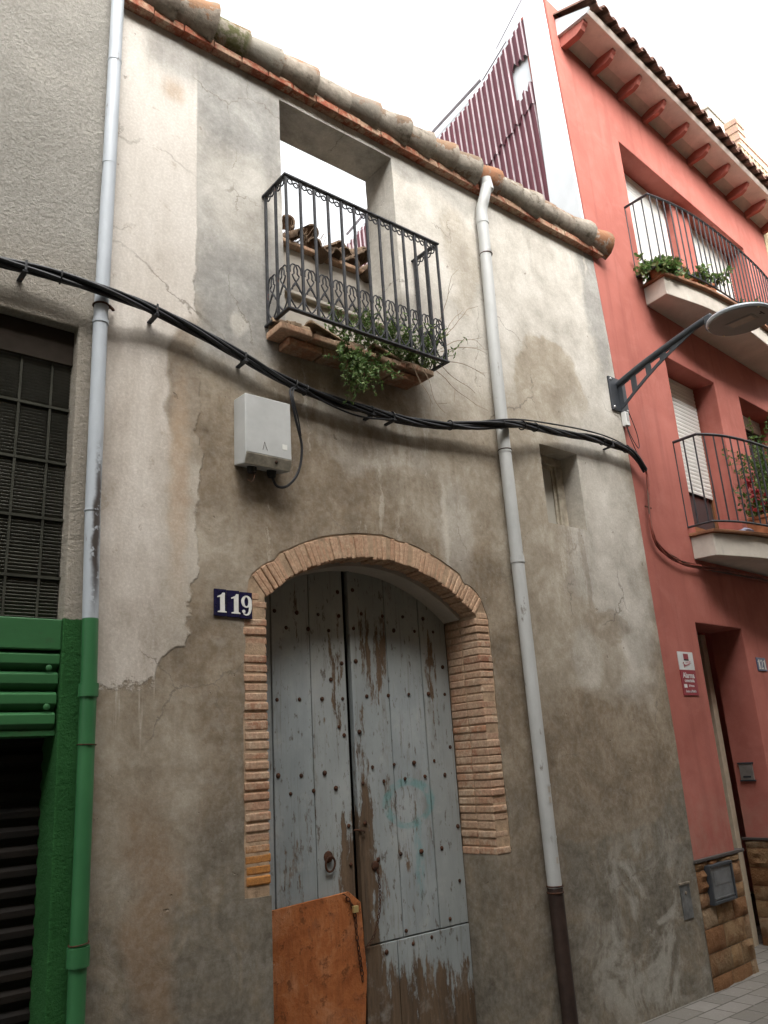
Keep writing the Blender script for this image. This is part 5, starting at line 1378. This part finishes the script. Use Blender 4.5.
# potted succulents on the upper red balcony
def pot(b, c, r, h, n=18): lathe(b, [(r*.68, 0), (r*.9, h*.82), (r*.9, h*.83), (r*1.03, h*.84), (r*1.03, h), (r*.88, h), (r*.85, h*.86), (.0005, h*.84)], c, n)
def potted(nm, lab, cat, grp, u, wv, z, r, h, fill, mat, trail=0, n=50, L_=.14, ll=.045, lw=.03):
    c = RP(u, wv, warpz(u, z)); t = root(nm, tuple(c), lab, cat, grp)
    b = NB(); pot(b, c, r, h); obj('pot', b, TERRA, t, smooth=True)
    bl, bs = NB(), NB()
    for _ in range(n):
        a = random.random()*6.28; q = random.random()*r*.8
        p = (c.x+q*math.cos(a), c.y+q*math.sin(a), c.z+h*.9)
        shoot(bl, bs, p, (math.cos(a)*fill+trail*jit(1), math.sin(a)*fill-abs(trail)*.4, 1-abs(trail)), random.uniform(.5, 1.1)*L_, 5, ll, lw, abs(trail)*.35+.05, .25, 2)
    obj('foliage', bl, mat, t); obj('stems', bs, STEM, t)
G = 'potted plants on the red house balconies'
potted('potted_succulent', 'pot at the left end of the upper balcony spilling round green leaves over the edge', 'potted plant', G, .80, .15, 5.80, .08, .16, .8, LEAFS, .8, 50, .24, .055, .042)
potted('potted_succulent', 'larger terracotta pot of low green leaves, second from left on the upper balcony', 'potted plant', G, 1.06, .19, 5.80, .11, .19, .7, LEAFS, .1, 16, .12, .05, .035)
potted('potted_succulent', 'pot of bushy green leaves in the middle of the visible upper balcony', 'potted plant', G, 1.33, .23, 5.80, .075, .14, .7, LEAFS, .25, 36, .19, .05, .036)
potted('potted_succulent', 'small terracotta pot with a sparse leafy sprig in front of the second shutter', 'potted plant', G, 1.60, .27, 5.80, .085, .16, .8, LEAFS, .1, 18, .22, .055, .035)
potted('potted_plant', 'bright green plant low behind the railing above the street lamp head', 'potted plant', G, 2.28, .30, 5.80, .075, .10, .8, LEAFD, .3, 55, .16, .04, .022)
potted('potted_plant', 'loose green plant at the right of the upper balcony', 'potted plant', G, 2.85, .27, 5.80, .08, .14, .6, LEAFD, .1, 40, .32, .04, .02)
# lower balcony: planter with poinsettia, tall shrub
c = RP(1.75, .30, 3.335)
t = root('flower_trough', tuple(c), 'terracotta trough with red poinsettia behind the lower balcony railing', 'planter', G, rz=TH)
b = NB(); prism_yz(b, [(-.39, 3.336), (-.22, 3.336), (-.20, 3.50), (-.41, 3.50)], 1.56, 2.2); box(b, 1.55, 2.21, -.415, -.195, 3.50, 3.53); obj('trough', b, TERRA, t, frame=FR, bevel=.006)
bl, bs, bp_ = NB(), NB(), NB()
for _ in range(46):
    u = random.uniform(1.55, 2.15); p = RP(u, .30+jit(.07), 3.52); shoot(bl, bs, p, (jit(.6), jit(.5), 1), random.uniform(.15, .42), 6, .055, .03, .03, .25, 1)
for _ in range(12):
    u = random.choice((1.52, 1.60, 1.75, 1.9)); p = RP(u+jit(.05), .33+jit(.05), random.choice((3.66, 3.85, 3.75, 3.6))+jit(.04))
    for k in range(7): leafq(bp_, p, rv(), rv(), .065, .035)
obj('foliage', bl, LEAFD, t); obj('red_bracts', bp_, POIN, t); obj('stems', bs, TWIG, t)
c = RP(2.2, .28, 3.335)
t = root('potted_shrub', tuple(c), 'tall leafy green shrub at the right end of the lower balcony', 'shrub', G)
b = NB(); pot(b, c, .12, .24); obj('pot', b, TERRA, t, smooth=True)
bl, bs = NB(), NB()
for _ in range(75):
    a = random.random()*6.28; p = c + Vector((math.cos(a)*.05, math.sin(a)*.05, .22+random.random()*.65)); shoot(bl, bs, p, (math.cos(a)*.45, math.sin(a)*.4, .9), random.uniform(.25, .55), 10, .040, .018, .06, .22, 2)
tube(bs, [c+Vector((0,0,.2)), c+Vector((.02,0,.6)), c+Vector((.0,0,1.0))], [.012,.009,.004], 6)
obj('foliage', bl, LEAFD, t); obj('stems', bs, STEM, t)
t = root('crumpled_bag', tuple(RP(1.40, .22, 3.336)), 'small grey plastic bag on the lower balcony floor', 'bag')
b = NB(); bmesh.ops.create_icosphere(b, subdivisions=3, radius=.07)
for v in b.verts:
    v.co = v.co*(1+.35*mnoise.noise(v.co*30)); v.co.z *= .5
    v.co += RP(1.40, .24, 3.37)
obj('bag', b, CLOTH, t, smooth=True)
